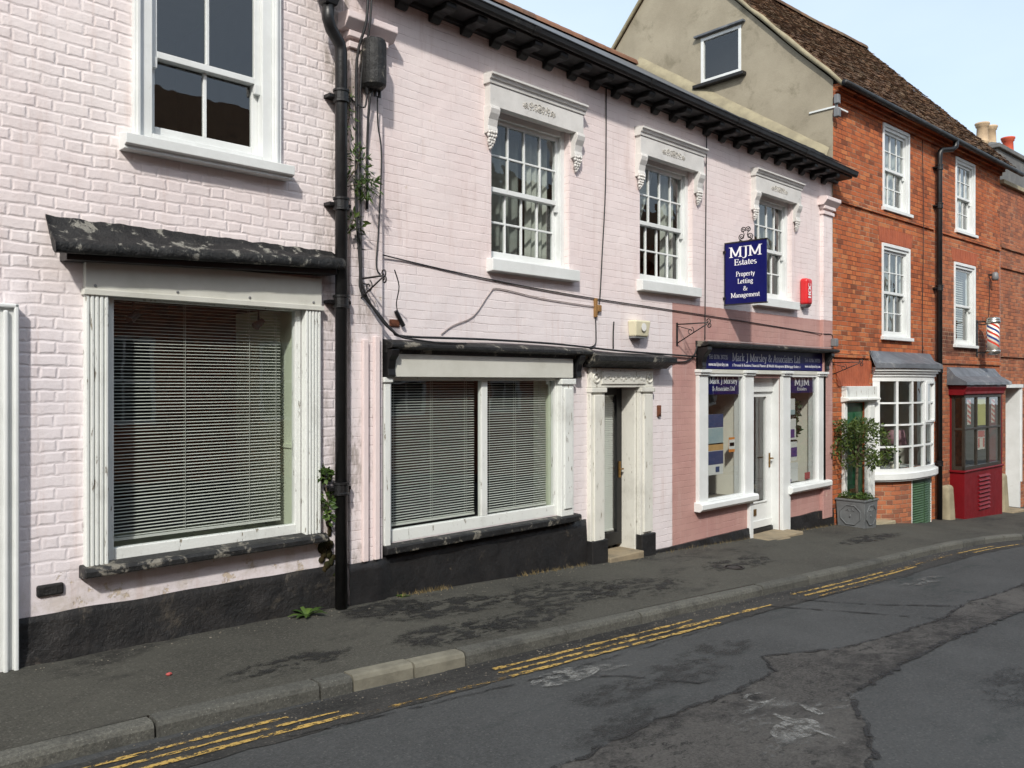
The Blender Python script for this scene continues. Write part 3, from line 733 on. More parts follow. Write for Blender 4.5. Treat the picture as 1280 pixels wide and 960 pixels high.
def kerbs(x0, x1, mat, name):
    m = MB(); x = x0
    while x < x1 - .05:
        ln = min(rnd.uniform(.85, 1.0), x1 - x)
        a, b = x + .007, x + ln - .007
        sub = 4
        jz = rnd.uniform(-.004, .004); jy = rnd.uniform(-.006, .006)
        rings = []
        for i in range(sub + 1):
            q = a + (b - a) * i / sub
            yk = ky(q) + jy; zt = pave_z(q, ky(q)) + jz
            pr = [(yk + .105, zt + .002), (yk + .028, zt), (yk + .012, zt - .008), (yk, zt - .03), (yk - .008, zt - .2), (yk + .105, zt - .2)]
            rings.append([m.v((q, yy, zz)) for yy, zz in pr])
        for A, B in zip(rings, rings[1:]):
            for k in range(6): m.bm.faces.new([A[k], A[(k + 1) % 6], B[(k + 1) % 6], B[k]])
        m.bm.faces.new(rings[0]); m.bm.faces.new(rings[-1][::-1])
        x += ln
    return struct(m.build(name, mat, None))
kerbs(-12, 2.85, MT['kerb'], 'kerb'); kerbs(2.85, 3.28, MT['kerbl'], 'kerb'); kerbs(3.28, 3.68, MT['kerbl'], 'kerb'); kerbs(3.68, 42, MT['kerb'], 'kerb')
def decal(name, pts, mat, lift=.004, zf=road_z, sub=.12, jit=0):
    """a thin sheet laid on the road inside an outline"""
    P = []
    for (a, b) in zip(pts, pts[1:] + pts[:1]):
        n = max(1, int(math.dist(a, b) / sub))
        for i in range(n):
            f = i / n
            P.append((a[0] + (b[0] - a[0]) * f + (rnd.uniform(-jit, jit) if i else 0), a[1] + (b[1] - a[1]) * f + (rnd.uniform(-jit, jit) if i else 0)))
    m = MB()
    m.poly([(x, y, 0) for x, y in P])
    bmesh.ops.triangulate(m.bm, faces=m.bm.faces)
    for _ in range(3):
        es = [e for e in m.bm.edges if e.calc_length() > .35]
        if es: bmesh.ops.subdivide_edges(m.bm, edges=es, cuts=1)
        bmesh.ops.triangulate(m.bm, faces=m.bm.faces)
    nz = lambda x, y: .008 * noise.noise((x * .5, y * 1.1, 3)) if zf is road_z else .006 * noise.noise((x * .8, y * 2, 0))
    for v in m.bm.verts: v.co.z = zf(v.co.x, v.co.y) + nz(v.co.x, v.co.y) + lift
    return m.build(name, mat, SURF['road' if zf is road_z else 'pavement'], smooth=True)
def ribbon(name, pts, w, mat, lift=.008, jit=.0, zf=road_z):
    m = MB(); L_ = []
    P = []
    for a, b in zip(pts, pts[1:]):
        n = max(1, int(math.dist(a, b) / .06))
        for i in range(n): P.append(Vector((a[0] + (b[0] - a[0]) * i / n, a[1] + (b[1] - a[1]) * i / n)))
    P.append(Vector(pts[-1]))
    nz = lambda x, y: .008 * noise.noise((x * .5, y * 1.1, 3))
    for i, p in enumerate(P):
        d = P[min(i + 1, len(P) - 1)] - P[max(i - 1, 0)]; d.normalize(); nn = Vector((-d.y, d.x))
        q = p + nn * rnd.uniform(-jit, jit); ww = w * (rnd.uniform(.5, 1.3) if jit else 1)
        a, b = q + nn * ww / 2, q - nn * ww / 2
        L_.append((m.v((a.x, a.y, zf(a.x, a.y) + nz(a.x, a.y) + lift)), m.v((b.x, b.y, zf(b.x, b.y) + nz(b.x, b.y) + lift))))
    for A, B in zip(L_, L_[1:]): m.bm.faces.new([A[0], B[0], B[1], A[1]])
    return m.build(name, mat, SURF['road'])
def along(x0, x1, off): return [(x, ky(x) - off) for x in [x0 + (x1 - x0) * i / 12 for i in range(13)]]
decal('gutter_strip', along(-4, 40, .02) + along(-4, 40, .40)[::-1], MT['gutterdirt'], .004, jit=.015)
OLD_T = [(1.0, -2.95), (3.1, -2.98), (3.85, -2.93), (4.55, -2.98), (5.1, -2.93), (5.35, -2.70), (5.95, -2.96), (6.4, -3.05), (7.62, -3.15), (8.6, -3.06), (9.4, -3.14), (11, -3.16), (14, -3.3), (20, -3.6)]
OLD_B = [(20, -3.9), (14, -3.62), (11, -3.56), (8.6, -3.52), (7.0, -3.44), (6.0, -3.44), (5.0, -3.47), (4.5, -3.78), (4.15, -3.95), (3.6, -4.1), (2.4, -4.05), (1.0, -4.0)]
decal('old_road_surface', OLD_T + OLD_B, MT['patch'], .004, jit=.012)
ribbon('road_crack', OLD_T, .035, MT['crack'], .009, .02); ribbon('road_crack', OLD_B, .045, MT['crack'], .009, .022)
ribbon('road_crack', [(6.9, -1.95), (7.25, -2.5), (7.6, -3.12)], .03, MT['crack'], .009, .008)
ribbon('road_crack', [(7.35, -1.9), (7.7, -2.5), (8.3, -3.05)], .03, MT['crack'], .009, .008)
ribbon('road_crack', [(3.9, -2.05), (4.25, -2.35), (4.5, -2.75)], .022, MT['crack'], .009, .006)
ribbon('road_crack', [(2.2, -1.78), (3.2, -1.93), (3.9, -2.02), (5, -2.03), (7, -2.02), (9.8, -2.16)], .014, MT['crack'], .009, .01)
def ell(cx, cy, rx, ry, n=20, rot=0): return [(cx + rx * math.cos(t) * math.cos(rot) - ry * math.sin(t) * math.sin(rot), cy + rx * math.cos(t) * math.sin(rot) + ry * math.sin(t) * math.cos(rot)) for t in [i * 2 * math.pi / n for i in range(n)]]
ribbon('chalk_mark', [(4.32, -3.33), (4.28, -3.5), (4.24, -3.66), (4.21, -3.8)], .05, MT['chalk'], .0105, .01)
ribbon('chalk_mark', [(4.52 + .1 * math.cos(t), -3.14 + .07 * math.sin(t)) for t in [i * .45 for i in range(15)]], .03, MT['chalk'], .0105, .006)
ribbon('chalk_mark', [(4.62, -3.36), (4.55, -3.45), (4.52, -3.52)], .06, MT['chalk'], .0105, .01)
decal('chalky_scuff', ell(4.2, -3.52, .2, .1), MT['chalk'], .0095); decal('chalky_scuff', ell(3.98, -2.1, .3, .12), MT['chalk'], .0095)
def ylines(segs, mat):
    for x0, x1, off, w in segs: ribbon('yellow_line', along(x0, x1, off), w, mat, .010, .002)
ylines([(1.1, 2.35, .17, .036), (1.1, 2.6, .26, .03), (1.5, 2.66, .345, .042), (3.75, 5.9, .19, .038), (3.72, 6.95, .285, .042), (3.72, 6.0, .375, .042),
        (7.55, 9.6, .16, .036), (7.6, 10.3, .26, .042), (11.9, 13.4, .2, .04), (12.2, 14.2, .3, .04)], MT['yellow'])
ylines([(9.6, 12.0, .2, .045), (7.7, 9.2, .36, .04), (2.66, 3.75, .38, .04), (14.3, 18, .3, .05)], MT['yellowthin'])
for c in [(4.35, -.55, .8, .35), (5.4, -.75, 1.0, .5), (6.2, -1.0, .9, .4), (3.9, -1.1, .7, .3), (8.2, -.9, .9, .3), (11.6, -.95, 1.4, .22), (2.7, -1.0, .6, .22), (3.9, -.3, .5, .3), (4.6, -1.15, .8, .3)]:
    decal('damp_stain', ell(*c), MT['stain'], .005, pave_z)
for c in [(4.6, -2.55, .55, .3), (5.3, -2.4, .6, .22), (3.6, -2.9, .6, .3), (4.0, -2.5, .5, .2), (6.1, -4.2, .9, .4), (7.5, -4.3, 1.2, .5)]:
    decal('damp_stain', ell(*c), MT['stain2'], .0055)
for c in [(4.25, -2.15, .35, .18), (4.3, -3.3, .5, .2), (4.75, -3.5, .4, .12), (9.3, -2.4, .7, .15), (4.0, -3.6, .45, .12)]:
    decal('chalky_scuff', ell(*c), MT['scuff'], .0095)
mh = MB()
for a, b in ((.09, .105), (.0, .07)):
    mh.lathe((7.9, -1.0, pave_z(7.9, -1.0) + .004), [(b, 0), (b, .004)] if a == 0 else [(a, 0), (b, 0), (b, .006), (a, .006), (a, 0)], 24)
tag(mh.build('stopcock_cover', MT['iron'], None, origin=(7.9, -1.0, pave_z(7.9, -1))), 'small round iron stopcock cover set in the pavement below the peeling shop door', 'utility cover')
# ================================================================== LEFT PINK HOUSE
hl = thing('pink_house', 'pale pink brick house at the left with one wide shop window under a ragged hood', 'house', FA, (0, 0, 0))
w_ = MB()
SHL = (1.95, 3.37, .52, 2.26, .34)
wall(w_, -7, 3.715, -.9, 5.6, [(2.16, 3.10, 3.29, 4.74, .12), SHL, (.42, 1.27, -.3, 1.98, .2)])
w_.poly([(3.715, 0, -.9), (3.715, 7, -.9), (3.715, 7, 5.6), (3.715, 0, 5.6)]); w_.poly([(-7, 0, -.9), (-7, 0, 5.6), (-7, 7, 5.6), (-7, 7, -.9)]); w_.poly([(-7, 7, -.9), (-7, 7, 5.6), (3.715, 7, 5.6), (3.715, 7, -.9)])
w_.build('wall', MT['pink_l'], hl, normals=False)
rf = MB(); tiled = None
rf.prism([(-7.1, -.3, 5.5), (-7.1, 3.5, 8.0), (-7.1, 7.3, 5.5)], (10.9, 0, 0)); rf.build('roof', MT['tile'], hl)
m = MB()      # plinth, rough at its foot
nx = 40
V = []
for i in range(nx + 1):
    x = 1.44 + (3.715 - 1.44) * i / nx
    zt = .275 - .012 * i / nx + .01 * noise.noise((x * 3, 0, 1)); zb = gz0(x) - .12
    row = []
    for j, f in enumerate((0, .12, .3, .5, .7, .85, 1)):
        z = zt + (zb - zt) * f
        bulge = .012 + .045 * f + .03 * noise.noise((x * 5, z * 7, 2)) * (f > .2)
        row.append(m.v((x, -bulge, z)))
    row.insert(0, m.v((x, .02, zt)))
    V.append(row)
for A, B in zip(V, V[1:]):
    for j in range(len(A) - 1): m.bm.faces.new([A[j], A[j + 1], B[j + 1], B[j]])
m.build('plinth', MT['plinth_w'], hl, smooth=True, normals=False)
m = MB(); m.box(-6.9, .25, -.03, .02, -.5, .27); m.build('plinth', MT['plinth_w'], hl)
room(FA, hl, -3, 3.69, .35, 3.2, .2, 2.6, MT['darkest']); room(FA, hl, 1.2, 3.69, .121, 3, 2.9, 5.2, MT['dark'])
# upper sash window
ws = sash(FA, hl, 2.16, 3.10, 3.29, 4.74, .0, 2, 1, MT['white'], MT['glass'], fw=.075, deep=.11, split=.4, stile=.045, bar=.024)
m = MB(); m.box(2.11, 2.16, -.035, .05, 3.26, 4.8).box(3.10, 3.17, -.035, .05, 3.26, 4.8).box(2.16, 3.10, -.035, .05, 4.74, 4.8); m.box(2.125, 2.15, -.05, -.034, 3.26, 4.8).box(3.115, 3.14, -.05, -.034, 3.26, 4.8)
m.build('architrave', MT['white'], ws, bevel=.006)
m = MB(); m.profile_x([(.02, 3.29), (-.12, 3.265), (-.12, 3.20), (-.09, 3.19), (-.09, 3.17), (.02, 3.17)], 2.03, 3.23); m.build('sill', MT['white'], ws, bevel=.004)
# shop window
m = MB()
sw = fixed(FA, hl, 1.96, 3.36, .53, 2.26, .015, [], MT['whiteold'], MT['glass'], fw=.045, bot=.085)
fluted(m, 1.815, 1.955, -.05, .53, 2.24); m.build('pilaster', MT['whiteold'], sw, bevel=.004); m = MB(); fluted(m, 3.365, 3.5, -.05, .53, 2.24)
m.build('pilaster', MT['whiteold'], sw, bevel=.004)
m = MB(); m.box(1.815, 3.505, -.045, .02, 2.243, 2.47); m.box(1.80, 3.52, -.06, .01, 2.225, 2.262); m.build('fascia_board', MT['fascia'], sw, bevel=.004)
m = MB()
for i in range(4):
    m = MB(); m.lathe((1.87 + i * .52, -.045, 2.285), [(.009, 0), (.009, -.006), (.004, -.009)], 8, 'y'); m.build('fixing_screw', MT['greybox'], sw)
m = MB(); m.profile_x([(.02, .545), (-.10, .53), (-.115, .51), (-.115, .475), (-.03, .46), (.02, .46)], 1.79, 3.52); m.build('sill', MT['blackold'], sw, bevel=.008)
# pale inner cheek of the display
m = MB(); m.box(3.335, 3.36, .08, 1.0, .56, 2.25); m.box(3.325, 3.335, .1, .9, 1.18, 1.21); m.build('display_cheek', MT['greenw'], sw)
m = MB(); m.box(1.97, 3.33, .3, .9, .52, .56); m.build('display_floor', MT['greenw'], sw)
# hood with ragged lead
m = MB()
V = []
nx = 70
for i in range(nx + 1):
    x = 1.60 + (3.62 - 1.60) * i / nx
    rag = noise.noise((x * 4, 0, 0)); rag2 = noise.noise((x * 11, 2, 0))
    lf = .09 * (x - 1.6) / 2.0 - .01; rag += .6 * rag2
    pr = [(.01, 2.70 + .012 * rag2), (-.015, 2.69 + .015 * rag2), (-.03, 2.655 + .028 * rag), (-.075, 2.61 + lf * .5 + .03 * rag2), (-.11, 2.575 + lf * .7 + .02 * rag), (-.165, 2.545 + lf + .012 * rag2), (-.195, 2.52 + lf + .01 * rag2), (-.2, 2.465 + lf + .012 * rag), (-.175, 2.458 + lf), (-.14, 2.48 + lf)]
    V.append([m.v((x + (.02 * j if i == 0 else 0) * 0, y, z)) for j, (y, z) in enumerate(pr)])
for A, B in zip(V, V[1:]):
    for j in range(len(A) - 1): m.bm.faces.new([A[j], A[j + 1], B[j + 1], B[j]])
m.bm.faces.new(V[0]); m.bm.faces.new(V[-1][::-1])
h_ = m.build('hood', MT['hoodlead'], hl, smooth=True, normals=False)
m = MB(); m.hexa([(1.68, -.13, 2.42), (3.585, -.13, 2.50), (3.585, .01, 2.50), (1.68, .01, 2.42)], [(1.68, -.13, 2.52), (3.585, -.13, 2.6), (3.585, .01, 2.6), (1.68, .01, 2.52)]); m.build('soffit', MT['black'], h_, bevel=.005)
# doorcase at the picture's edge
m = MB(); m.box(1.27, 1.44, -.05, .03, -.2, 2.14).box(.25, .42, -.05, .03, -.2, 2.14).box(.42, 1.27, -.05, .03, 1.98, 2.14)
for a, b in ((1.415, 1.44), (1.36, 1.385), (1.30, 1.32)): m.box(a, b, -.075, -.049, -.2, 2.14 if a > 1.4 else 2.10)
m.box(.25, 1.44, -.075, -.049, 2.115, 2.14)
dc = m.build('doorcase', MT['white'], hl, bevel=.008)
m = MB(); m.box(.42, 1.27, .15, .2, -.05, 1.98); m.build('door', MT['black'], hl)
m = MB(); m.box(1.55, 1.70, -.02, .05, .385, .455)
av = m.build('air_vent', MT['plinth_w'], None, bevel=.012, origin=(1.62, 0, .38)); tag(av, 'small dark vent cover set low in the left pink wall above the plinth', 'vent')
# ================================================================== MIDDLE PINK HOUSE
ZB = -.3
hm = thing('pink_terrace', 'long pink painted brick house with three corniced sash windows, two shopfronts and deep black eaves', 'house', FA, (3.72, 0, ZB))
WX = [(5.33, 6.42), (7.61, 8.67), (10.14, 11.2)]
w_ = MB()
holes = [(a, b, 2.82, 4.22, .13) for a, b in WX]
holes += [(4.17, 6.24, .36, 1.74, .3), (6.93, 7.55, -.6, 1.62, .27), (8.93, 9.83, .2, 1.80, .10), (10.04, 10.84, -.9, 1.74, .2), (11.05, 11.95, .2, 1.80, .10)]
wall(w_, 3.72, 12.485, -1.6, 4.9, holes)
w_.poly([(3.72, 7, -1.6), (3.72, 7, 4.9), (12.485, 7, 4.9), (12.485, 7, -1.6)]); w_.poly([(3.72, 0, -1.6), (3.72, 7, -1.6), (3.72, 7, 4.9), (3.72, 0, 4.9)]); w_.poly([(12.485, 0, -1.6), (12.485, 7, -1.6), (12.485, 7, 4.9), (12.485, 0, 4.9)])
w_.build('wall', MT['pink_m'], hm, normals=False)
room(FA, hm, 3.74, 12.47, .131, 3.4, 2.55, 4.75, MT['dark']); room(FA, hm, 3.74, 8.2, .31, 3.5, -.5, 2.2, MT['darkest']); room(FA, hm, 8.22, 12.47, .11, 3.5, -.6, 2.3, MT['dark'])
# pilasters at both ends
for xa, xb, z0 in ((3.755, 4.07, -.3), (12.09, 12.40, -.35)):
    m = MB(); m.box(xa, xb, -.05, .01, z0, 4.42 if xa < 5 else 4.30)
    p = m.build('pilaster', MT['pink_m'], hm, bevel=.006)
    t = 4.38 if xa < 5 else 4.26
    m = MB(); m.box(xa - .02, xb + .02, -.075, .012, t - .08, t - .03); m.box(xa - .03, xb + .03, -.09, .012, t, t + .05); m.profile_x([(.012, t + .05), (-.09, t + .05), (-.15, t + .12), (-.15, t + .17), (.012, t + .19)], xa - .08, xb + .08)
    m.build('capital', MT['pink_plain'], p, bevel=.006)
# eaves: cornice, modillions, gutter
def eave(m, prof, x0, x1):     # the old eaves line falls gently to the right
    def P(x):
        zb = 4.66 + .0165 * (12.5 - x); zt = 4.845 + .0125 * (12.5 - x)
        return [(x, y, zb + (zt - zb) * k) for y, k in prof]
    m.hexa(P(x0), P(x1))
m = MB(); eave(m, [(.01, .30), (-.05, .30), (-.06, .48), (-.265, .52), (-.27, .72), (.01, 1.04)], 3.7, 12.60)
cn = m.build('cornice', MT['gutter'], hm, bevel=.004)
for k in range(24):
    x = 3.92 + k * .358
    m = MB(); eave(m, [(.0, .5), (.0, -.12), (-.03, -.15), (-.06, .02), (-.075, .16), (-.12, .2), (-.18, .16), (-.225, .18), (-.25, .28), (-.255, .5)], x - .055, x + .055); m.build('modillion', MT['gutter'], cn, bevel=.008)
m = MB(); eave(m, [(-.272, .98), (-.277, .72), (-.29, .62), (-.315, .62), (-.335, .72), (-.345, .97), (-.352, .98), (-.352, 1.03), (-.335, 1.03), (-.325, .78), (-.31, .69), (-.295, .69), (-.285, .78), (-.28, 1.0)], 3.62, 12.64); m.build('gutter', MT['gutter'], cn)
for x in (5.6, 7.4, 9.2, 11.0):
    m = MB(); eave(m, [(-.268, 1.0), (-.274, .69), (-.288, .59), (-.317, .59), (-.339, .69), (-.355, 1.0)], x - .04, x + .04); m.build('gutter_joint', MT['gutter'], cn, bevel=.003)
# roof: slates with red ridge tiles
m = MB(); m.poly([(3.72, -.27, 4.93), (12.40, -.27, 4.85), (12.47, 3.72, 7.52), (3.72, 3.72, 7.52)]); m.poly([(3.72, 7.3, 5.2), (12.47, 7.3, 5.2), (12.47, 3.72, 7.52), (3.72, 3.72, 7.52)])
rb = m.build('roof', MT['slate'], hm, normals=False)
m = MB()
x = 3.75
while x < 12.3:
    m.lathe((x, 3.72, 7.47), [(.13, 0), (.135, .29)], 8, 'x', 0, math.pi); x += .3
m.build('ridge_tiles', MT['ridge'], rb)
m = MB()
tiled_slope(m, FA, 3.72, 12.2, (-.26, 4.90), (.35, 5.31), tw=.25, gauge=.16, th=.008, jit=.003); m.build('slates', MT['slate'], rb)
# first-floor windows
def moulded_window(a, b, k):
    w = sash(FA, hm, a + .0, b - .0, 2.82, 4.22, .085, 4, 2, MT['white'], MT['glassold'], fw=.06, deep=.10, split=.49, stile=.035, bar=.02)
    m = MB(); m.profile_x([(.08, 2.83), (-.085, 2.81), (-.085, 2.70), (.02, 2.69), (.08, 2.7)], a - .06, b + .07); m.build('sill', MT['white'], w, bevel=.006)
    c0, c1 = a - .10, b + .16
    m = MB(); m.box(c0 + .02, c1 - .02, -.07, .01, 4.20, 4.42)
    m.profile_x([(.01, 4.40), (-.08, 4.40), (-.085, 4.43), (-.10, 4.44), (-.11, 4.465), (-.125, 4.47), (-.125, 4.49), (.01, 4.50)], c0, c1); m.box(c0, c1, -.06, .004, 4.50, 4.505)
    cz = m.build('cornice', MT['corn'], w, bevel=.004)
    m = MB(); cx = (c0 + c1) / 2; y = -.07
    for s_ in (-1, 1):
        for q in ((.05, 0, .035, 0), (.125, .012, .03, 2), (.18, .0, .024, 4), (.215, -.012, .016, 1)):
            m.tube(scroll((cx + s_ * q[0], y, 4.31 + q[1]), q[2], (s_, 0, 0), (0, 0, 1), 1.3, q[3]), .0065, 5)
        for q in range(5): m.blob((cx + s_ * (.05 + q * .037), y, 4.278 + .004 * (q % 2)), .012, .008, .009, 6)
    m.blob((cx, y, 4.312), .022, .012, .024, 8); m.tube([(cx + .034 * math.cos(t), y, 4.312 + .038 * math.sin(t)) for t in [i * .5236 for i in range(12)]], .006, 5, True)
    m.build('carved_scrolls', MT['orn'], w)
    for xa in (c0 + .01, c1 - .14):
        m = MB(); m.profile_x([(.01, 4.20), (-.085, 4.20), (-.095, 4.17), (-.085, 4.13), (-.06, 4.08), (-.05, 4.02), (-.06, 3.985), (-.055, 3.96), (.01, 3.95)], xa, xa + .12)
        br = m.build('bracket', MT['corn'], w, bevel=.005)
        m = MB()
        for r, (n_, z) in enumerate(((4, 3.965), (4, 3.935), (3, 3.905), (3, 3.88), (2, 3.855), (1, 3.83))):
            for i in range(n_): m.blob((xa + .06 + (i - (n_ - 1) / 2) * .028, -.05 + .006 * r, z + rnd.uniform(-.004, .004)), .016, .022, .019, 6)
        m.build('acanthus_drop', MT['corn'], w, smooth=True)
    return w
for k, (a, b) in enumerate(WX): moulded_window(a, b, k)
curtain('pale curtain pulled aside behind the corniced window nearest the hanging sign post box', FA, 5.42, 5.55, .27, 2.86, 4.15, MT['curtain_g'], 0, None, 2) if False else None
curtain('pale curtain hanging at the right edge of the corniced window nearest the left drainpipe', FA, 6.05, 6.36, .26, 2.86, 4.15, MT['curtain'], 0, None, 4)
curtain('grey net curtain across the corniced window nearest the left drainpipe', FA, 5.4, 6.03, .34, 2.86, 4.15, MT['curtain_g'], 0, None, 5, .02)
curtain('white curtain swept to the left in the middle corniced window', FA, 7.66, 8.2, .26, 2.86, 4.15, MT['curtain'], .75, None, 5)
curtain('white curtain hanging straight at the right of the middle corniced window', FA, 8.38, 8.62, .26, 2.86, 4.15, MT['curtain'], 0, None, 3)
curtain('pale curtain swept aside in the corniced window behind the hanging sign', FA, 10.2, 10.66, .26, 2.86, 4.15, MT['curtain'], .6, None, 5)
curtain('grey net curtain hanging straight in the corniced window beside the red alarm', FA, 10.8, 11.14, .28, 2.86, 4.15, MT['curtain_g'], 0, None, 3)
# second shopfront with two blinds
s2 = fixed(FA, hm, 4.15, 6.25, .36, 1.74, .0, [5.25], MT['whiteold'], MT['glass'], fw=.045, bw=.075, bot=.10, name='shop_window')
m = MB(); m.box(6.235, 6.42, -.06, .01, .34, 1.70); m.box(6.27, 6.385, -.075, -.059, .42, 1.62); m.box(6.22, 6.435, -.08, .01, 1.66, 1.715); m.build('pilaster', MT['whiteold'], s2, bevel=.006); m = MB(); m.box(4.09, 4.152, -.05, .01, .34, 1.72); m.box(4.075, 4.165, -.065, .008, 1.68, 1.722)
m.build('pilaster', MT['whiteold'], s2, bevel=.006)
m = MB(); m.box(4.13, 6.40, -.07, .008, 1.725, 1.915); m.build('fascia_board', MT['fascia'], s2, bevel=.004)
m = MB(); m.profile_x([(.01, .355), (-.09, .35), (-.10, .335), (-.10, .285), (-.02, .27), (.01, .27)], 4.08, 6.50); m.build('sill', MT['blackold'], s2, bevel=.008)
m = MB(); m.profile_x([(.01, 2.035), (-.05, 2.03), (-.12, 2.01), (-.15, 1.995), (-.15, 1.965), (-.12, 1.955), (-.08, 1.95), (-.075, 1.918), (.01, 1.918)], 4.09, 6.62)
m2 = MB(); m2.box(6.2, 6.232, .07, .29, .38, 1.73); m2.build('display_cheek', MT['greenw'], s2); m2 = MB(); m2.box(4.178, 4.19, .07, .29, .38, 1.73); m2.build('display_cheek', MT['greenw'], s2)
hd = m.build('hood', MT['blackold'], hm, bevel=.006)
for xa in (4.095, 6.435):
    m = MB(); m.profile_x([(.008, 1.948), (-.14, 1.948), (-.135, 1.9), (-.10, 1.86), (-.085, 1.79), (-.095, 1.735), (-.073, 1.72), (.008, 1.72)], xa, xa + .075); m.build('bracket', MT['black'], hd, bevel=.005)
m = MB()
for (xa, xb, zt) in ((3.74, 6.66, .27),):
    nx = 44; V = []
    for i in range(nx + 1):
        x = xa + (xb - xa) * i / nx; zb = gz0(x) - .15
        top = zt if x > 4.08 else .255
        V.append([m.v((x, .01, top))] + [m.v((x, -.02 - .015 * f - (.02 * noise.noise((x * 4, f * 3, 5)) if .1 < f else 0) - (.045 if x < 4.08 else 0), top + (zb - top) * f)) for f in (0, .15, .35, .55, .75, .9, 1)])
    for A, B in zip(V, V[1:]):
        for j in range(len(A) - 1): m.bm.faces.new([A[j], A[j + 1], B[j + 1], B[j]])
m.build('plinth', MT['plinth'], hm, smooth=True, normals=False)
# peeling doorcase
m = MB()
m.box(6.70, 6.93, -.05, .01, -.17, 1.60); m.box(6.74, 6.89, -.07, -.049, .02, 1.55); m.box(7.55, 7.79, -.05, .01, -.2, 1.60); m.box(7.60, 7.74, -.07, -.049, .02, 1.55)
m.box(6.69, 6.94, -.075, .008, 1.575, 1.625); m.box(7.54, 7.80, -.075, .008, 1.575, 1.625)
m.box(6.70, 7.79, -.055, .008, 1.627, 1.83); m.box(6.86, 7.63, -.07, -.054, 1.66, 1.80)
m.box(7.52, 7.549, .0, .262, -.3, 1.6)
d2 = m.build('doorcase', MT['cream'], hm, bevel=.006)
m = MB()
for xx in (6.78, 7.71): m.tube([(xx + .05 * math.cos(t), -.06, 1.73 + .05 * math.sin(t)) for t in [i * .5236 for i in range(12)]], .011, 6, True); m.blob((xx, -.057, 1.73), .02, .012, .02)
for i in range(16): m.blob((6.91 + i * .045, -.072, 1.73 + .018 * math.sin(i * 1.6)), .026, .008, .022, 6)
m.build('carved_frieze', MT['cream'], d2)
m = MB(); m.box(6.69, 6.945, -.085, .01, -.45, .04); m.build('pedestal', MT['plinth'], d2, bevel=.008); m = MB(); m.box(7.54, 7.80, -.085, .01, -.45, -.0); m.build('pedestal', MT['plinth'], d2, bevel=.008)
m = MB(); m.profile_x([(.008, 2.0), (-.17, 1.965), (-.22, 1.955), (-.22, 1.90), (-.18, 1.89), (-.13, 1.87), (-.076, 1.835), (.008, 1.835)], 6.63, 8.02); m.build('hood', MT['blackold'], d2, bevel=.006)
m = MB(); m.box(6.93, 7.52, .18, .225, -.12, .02).box(6.93, 7.0, .18, .225, .02, 1.62).box(7.43, 7.52, .18, .225, .02, 1.62).box(7.0, 7.43, .18, .225, 1.54, 1.62)
dr = m.build('door', MT['black'], hm, bevel=.004)
m = MB(); m.poly([(7.0, .2, .02), (7.43, .2, .02), (7.43, .2, 1.54), (7.0, .2, 1.54)]); m.build('pane', MT['glass'], dr)
m = MB(); m.box(7.455, 7.485, .165, .18, .62, .8); m.tube([(7.47, .17, .72), (7.47, .12, .72), (7.40, .115, .72)], .009, 7); m.build('handle', MT['brass'], dr, bevel=.003)
m = MB(); m.box(6.94, 7.53, -.12, .26, -.5, -.16); m.build('doorstep', MT['step'], hm, bevel=.012)
# estate agents' shopfront
sf = None
m = MB(); m.box(8.73, 12.20, -.04, .006, 1.79, 1.84); sf = m.build('shopfront', MT['fascia'], hm, bevel=.003)
for a, b, z0 in ((8.735, 8.93, .22), (9.815, 10.04, .22), (10.84, 11.06, -.55), (11.94, 12.17, .22)):
    m = MB(); m.box(a, b, -.05, .01, z0, 1.77); m.box(a - .012, b + .012, -.075, .008, 1.77, 1.80); m.box(a - .025, b + .025, -.095, .008, 1.80, 1.835)
    if 9.5 < a < 10: m.box(9.815 + .14, 10.04, -.045, .2, -.45, .222)
    if 10.5 < a < 11: m.box(10.838, 10.87, .011, .198, -.5, 1.74)
    m.build('pilaster', MT['white'], sf, bevel=.005)
for (a, b, s0, s1) in ((8.935, 9.83, 8.70, 10.06), (11.055, 11.95, 11.0, 12.26)):
    fx = fixed(FA, hm, a, b, .2, 1.79, -.03, [], MT['white'], MT['glass'], fw=.035, bot=.05)
    m = MB(); m.box(b - .016, b - .003, .031, .11, .2, 1.79).box(a + .003, a + .016, .031, .11, .2, 1.79).box(a + .016, b - .016, .031, .11, 1.775, 1.788); m.build('lining', MT['white'], fx)
    m = MB(); m.profile_x([(.02, .235), (-.10, .225), (-.115, .205), (-.115, .15), (-.08, .12), (.02, .12)], s0, s1); m.build('sill', MT['white'], fx, bevel=.006)
m = MB(); m.box(10.04, 10.84, .10, .2, 1.60, 1.74); m.box(10.04, 10.10, .13, .185, -.3, 1.55).box(10.72, 10.84, .13, .185, -.3, 1.55).box(10.1, 10.72, .13, .185, 1.48, 1.55).box(10.1, 10.72, .13, .185, -.3, .04); m.box(10.04, 10.84, .115, .13, -.3, -.2); m.box(10.1, 10.72, .115, .13, .035, .06)
m.box(10.04, 10.84, .1, .2, 1.55, 1.60)
d3 = m.build('door', MT['white'], hm, bevel=.005)
m = MB(); m.poly([(10.1, .16, .04), (10.72, .16, .04), (10.72, .16, 1.48), (10.1, .16, 1.48)]); m.build('pane', MT['glass'], d3)
m = MB(); m.box(10.77, 10.80, .118, .13, .50, .70); m.tube([(10.785, .12, .63), (10.785, .07, .63), (10.70, .065, .63)], .01, 7); m.build('handle', MT['brass'], d3)
m = MB(); m.box(10.16, 10.42, .118, .13, -.13, -.04); m.build('letter_flap', MT['brass'], d3, bevel=.003)
m = MB(); m.box(10.03, 10.85, .10, .25, -.8, -.31); m.build('riser', MT['plinth'], hm)
m = MB(); m.box(10.0, 10.98, -.28, .1, -.75, -.36); m.box(10.0, 10.5, -.34, -.28, -.75, -.37); m.build('doorstep', MT['step'], hm, bevel=.015)
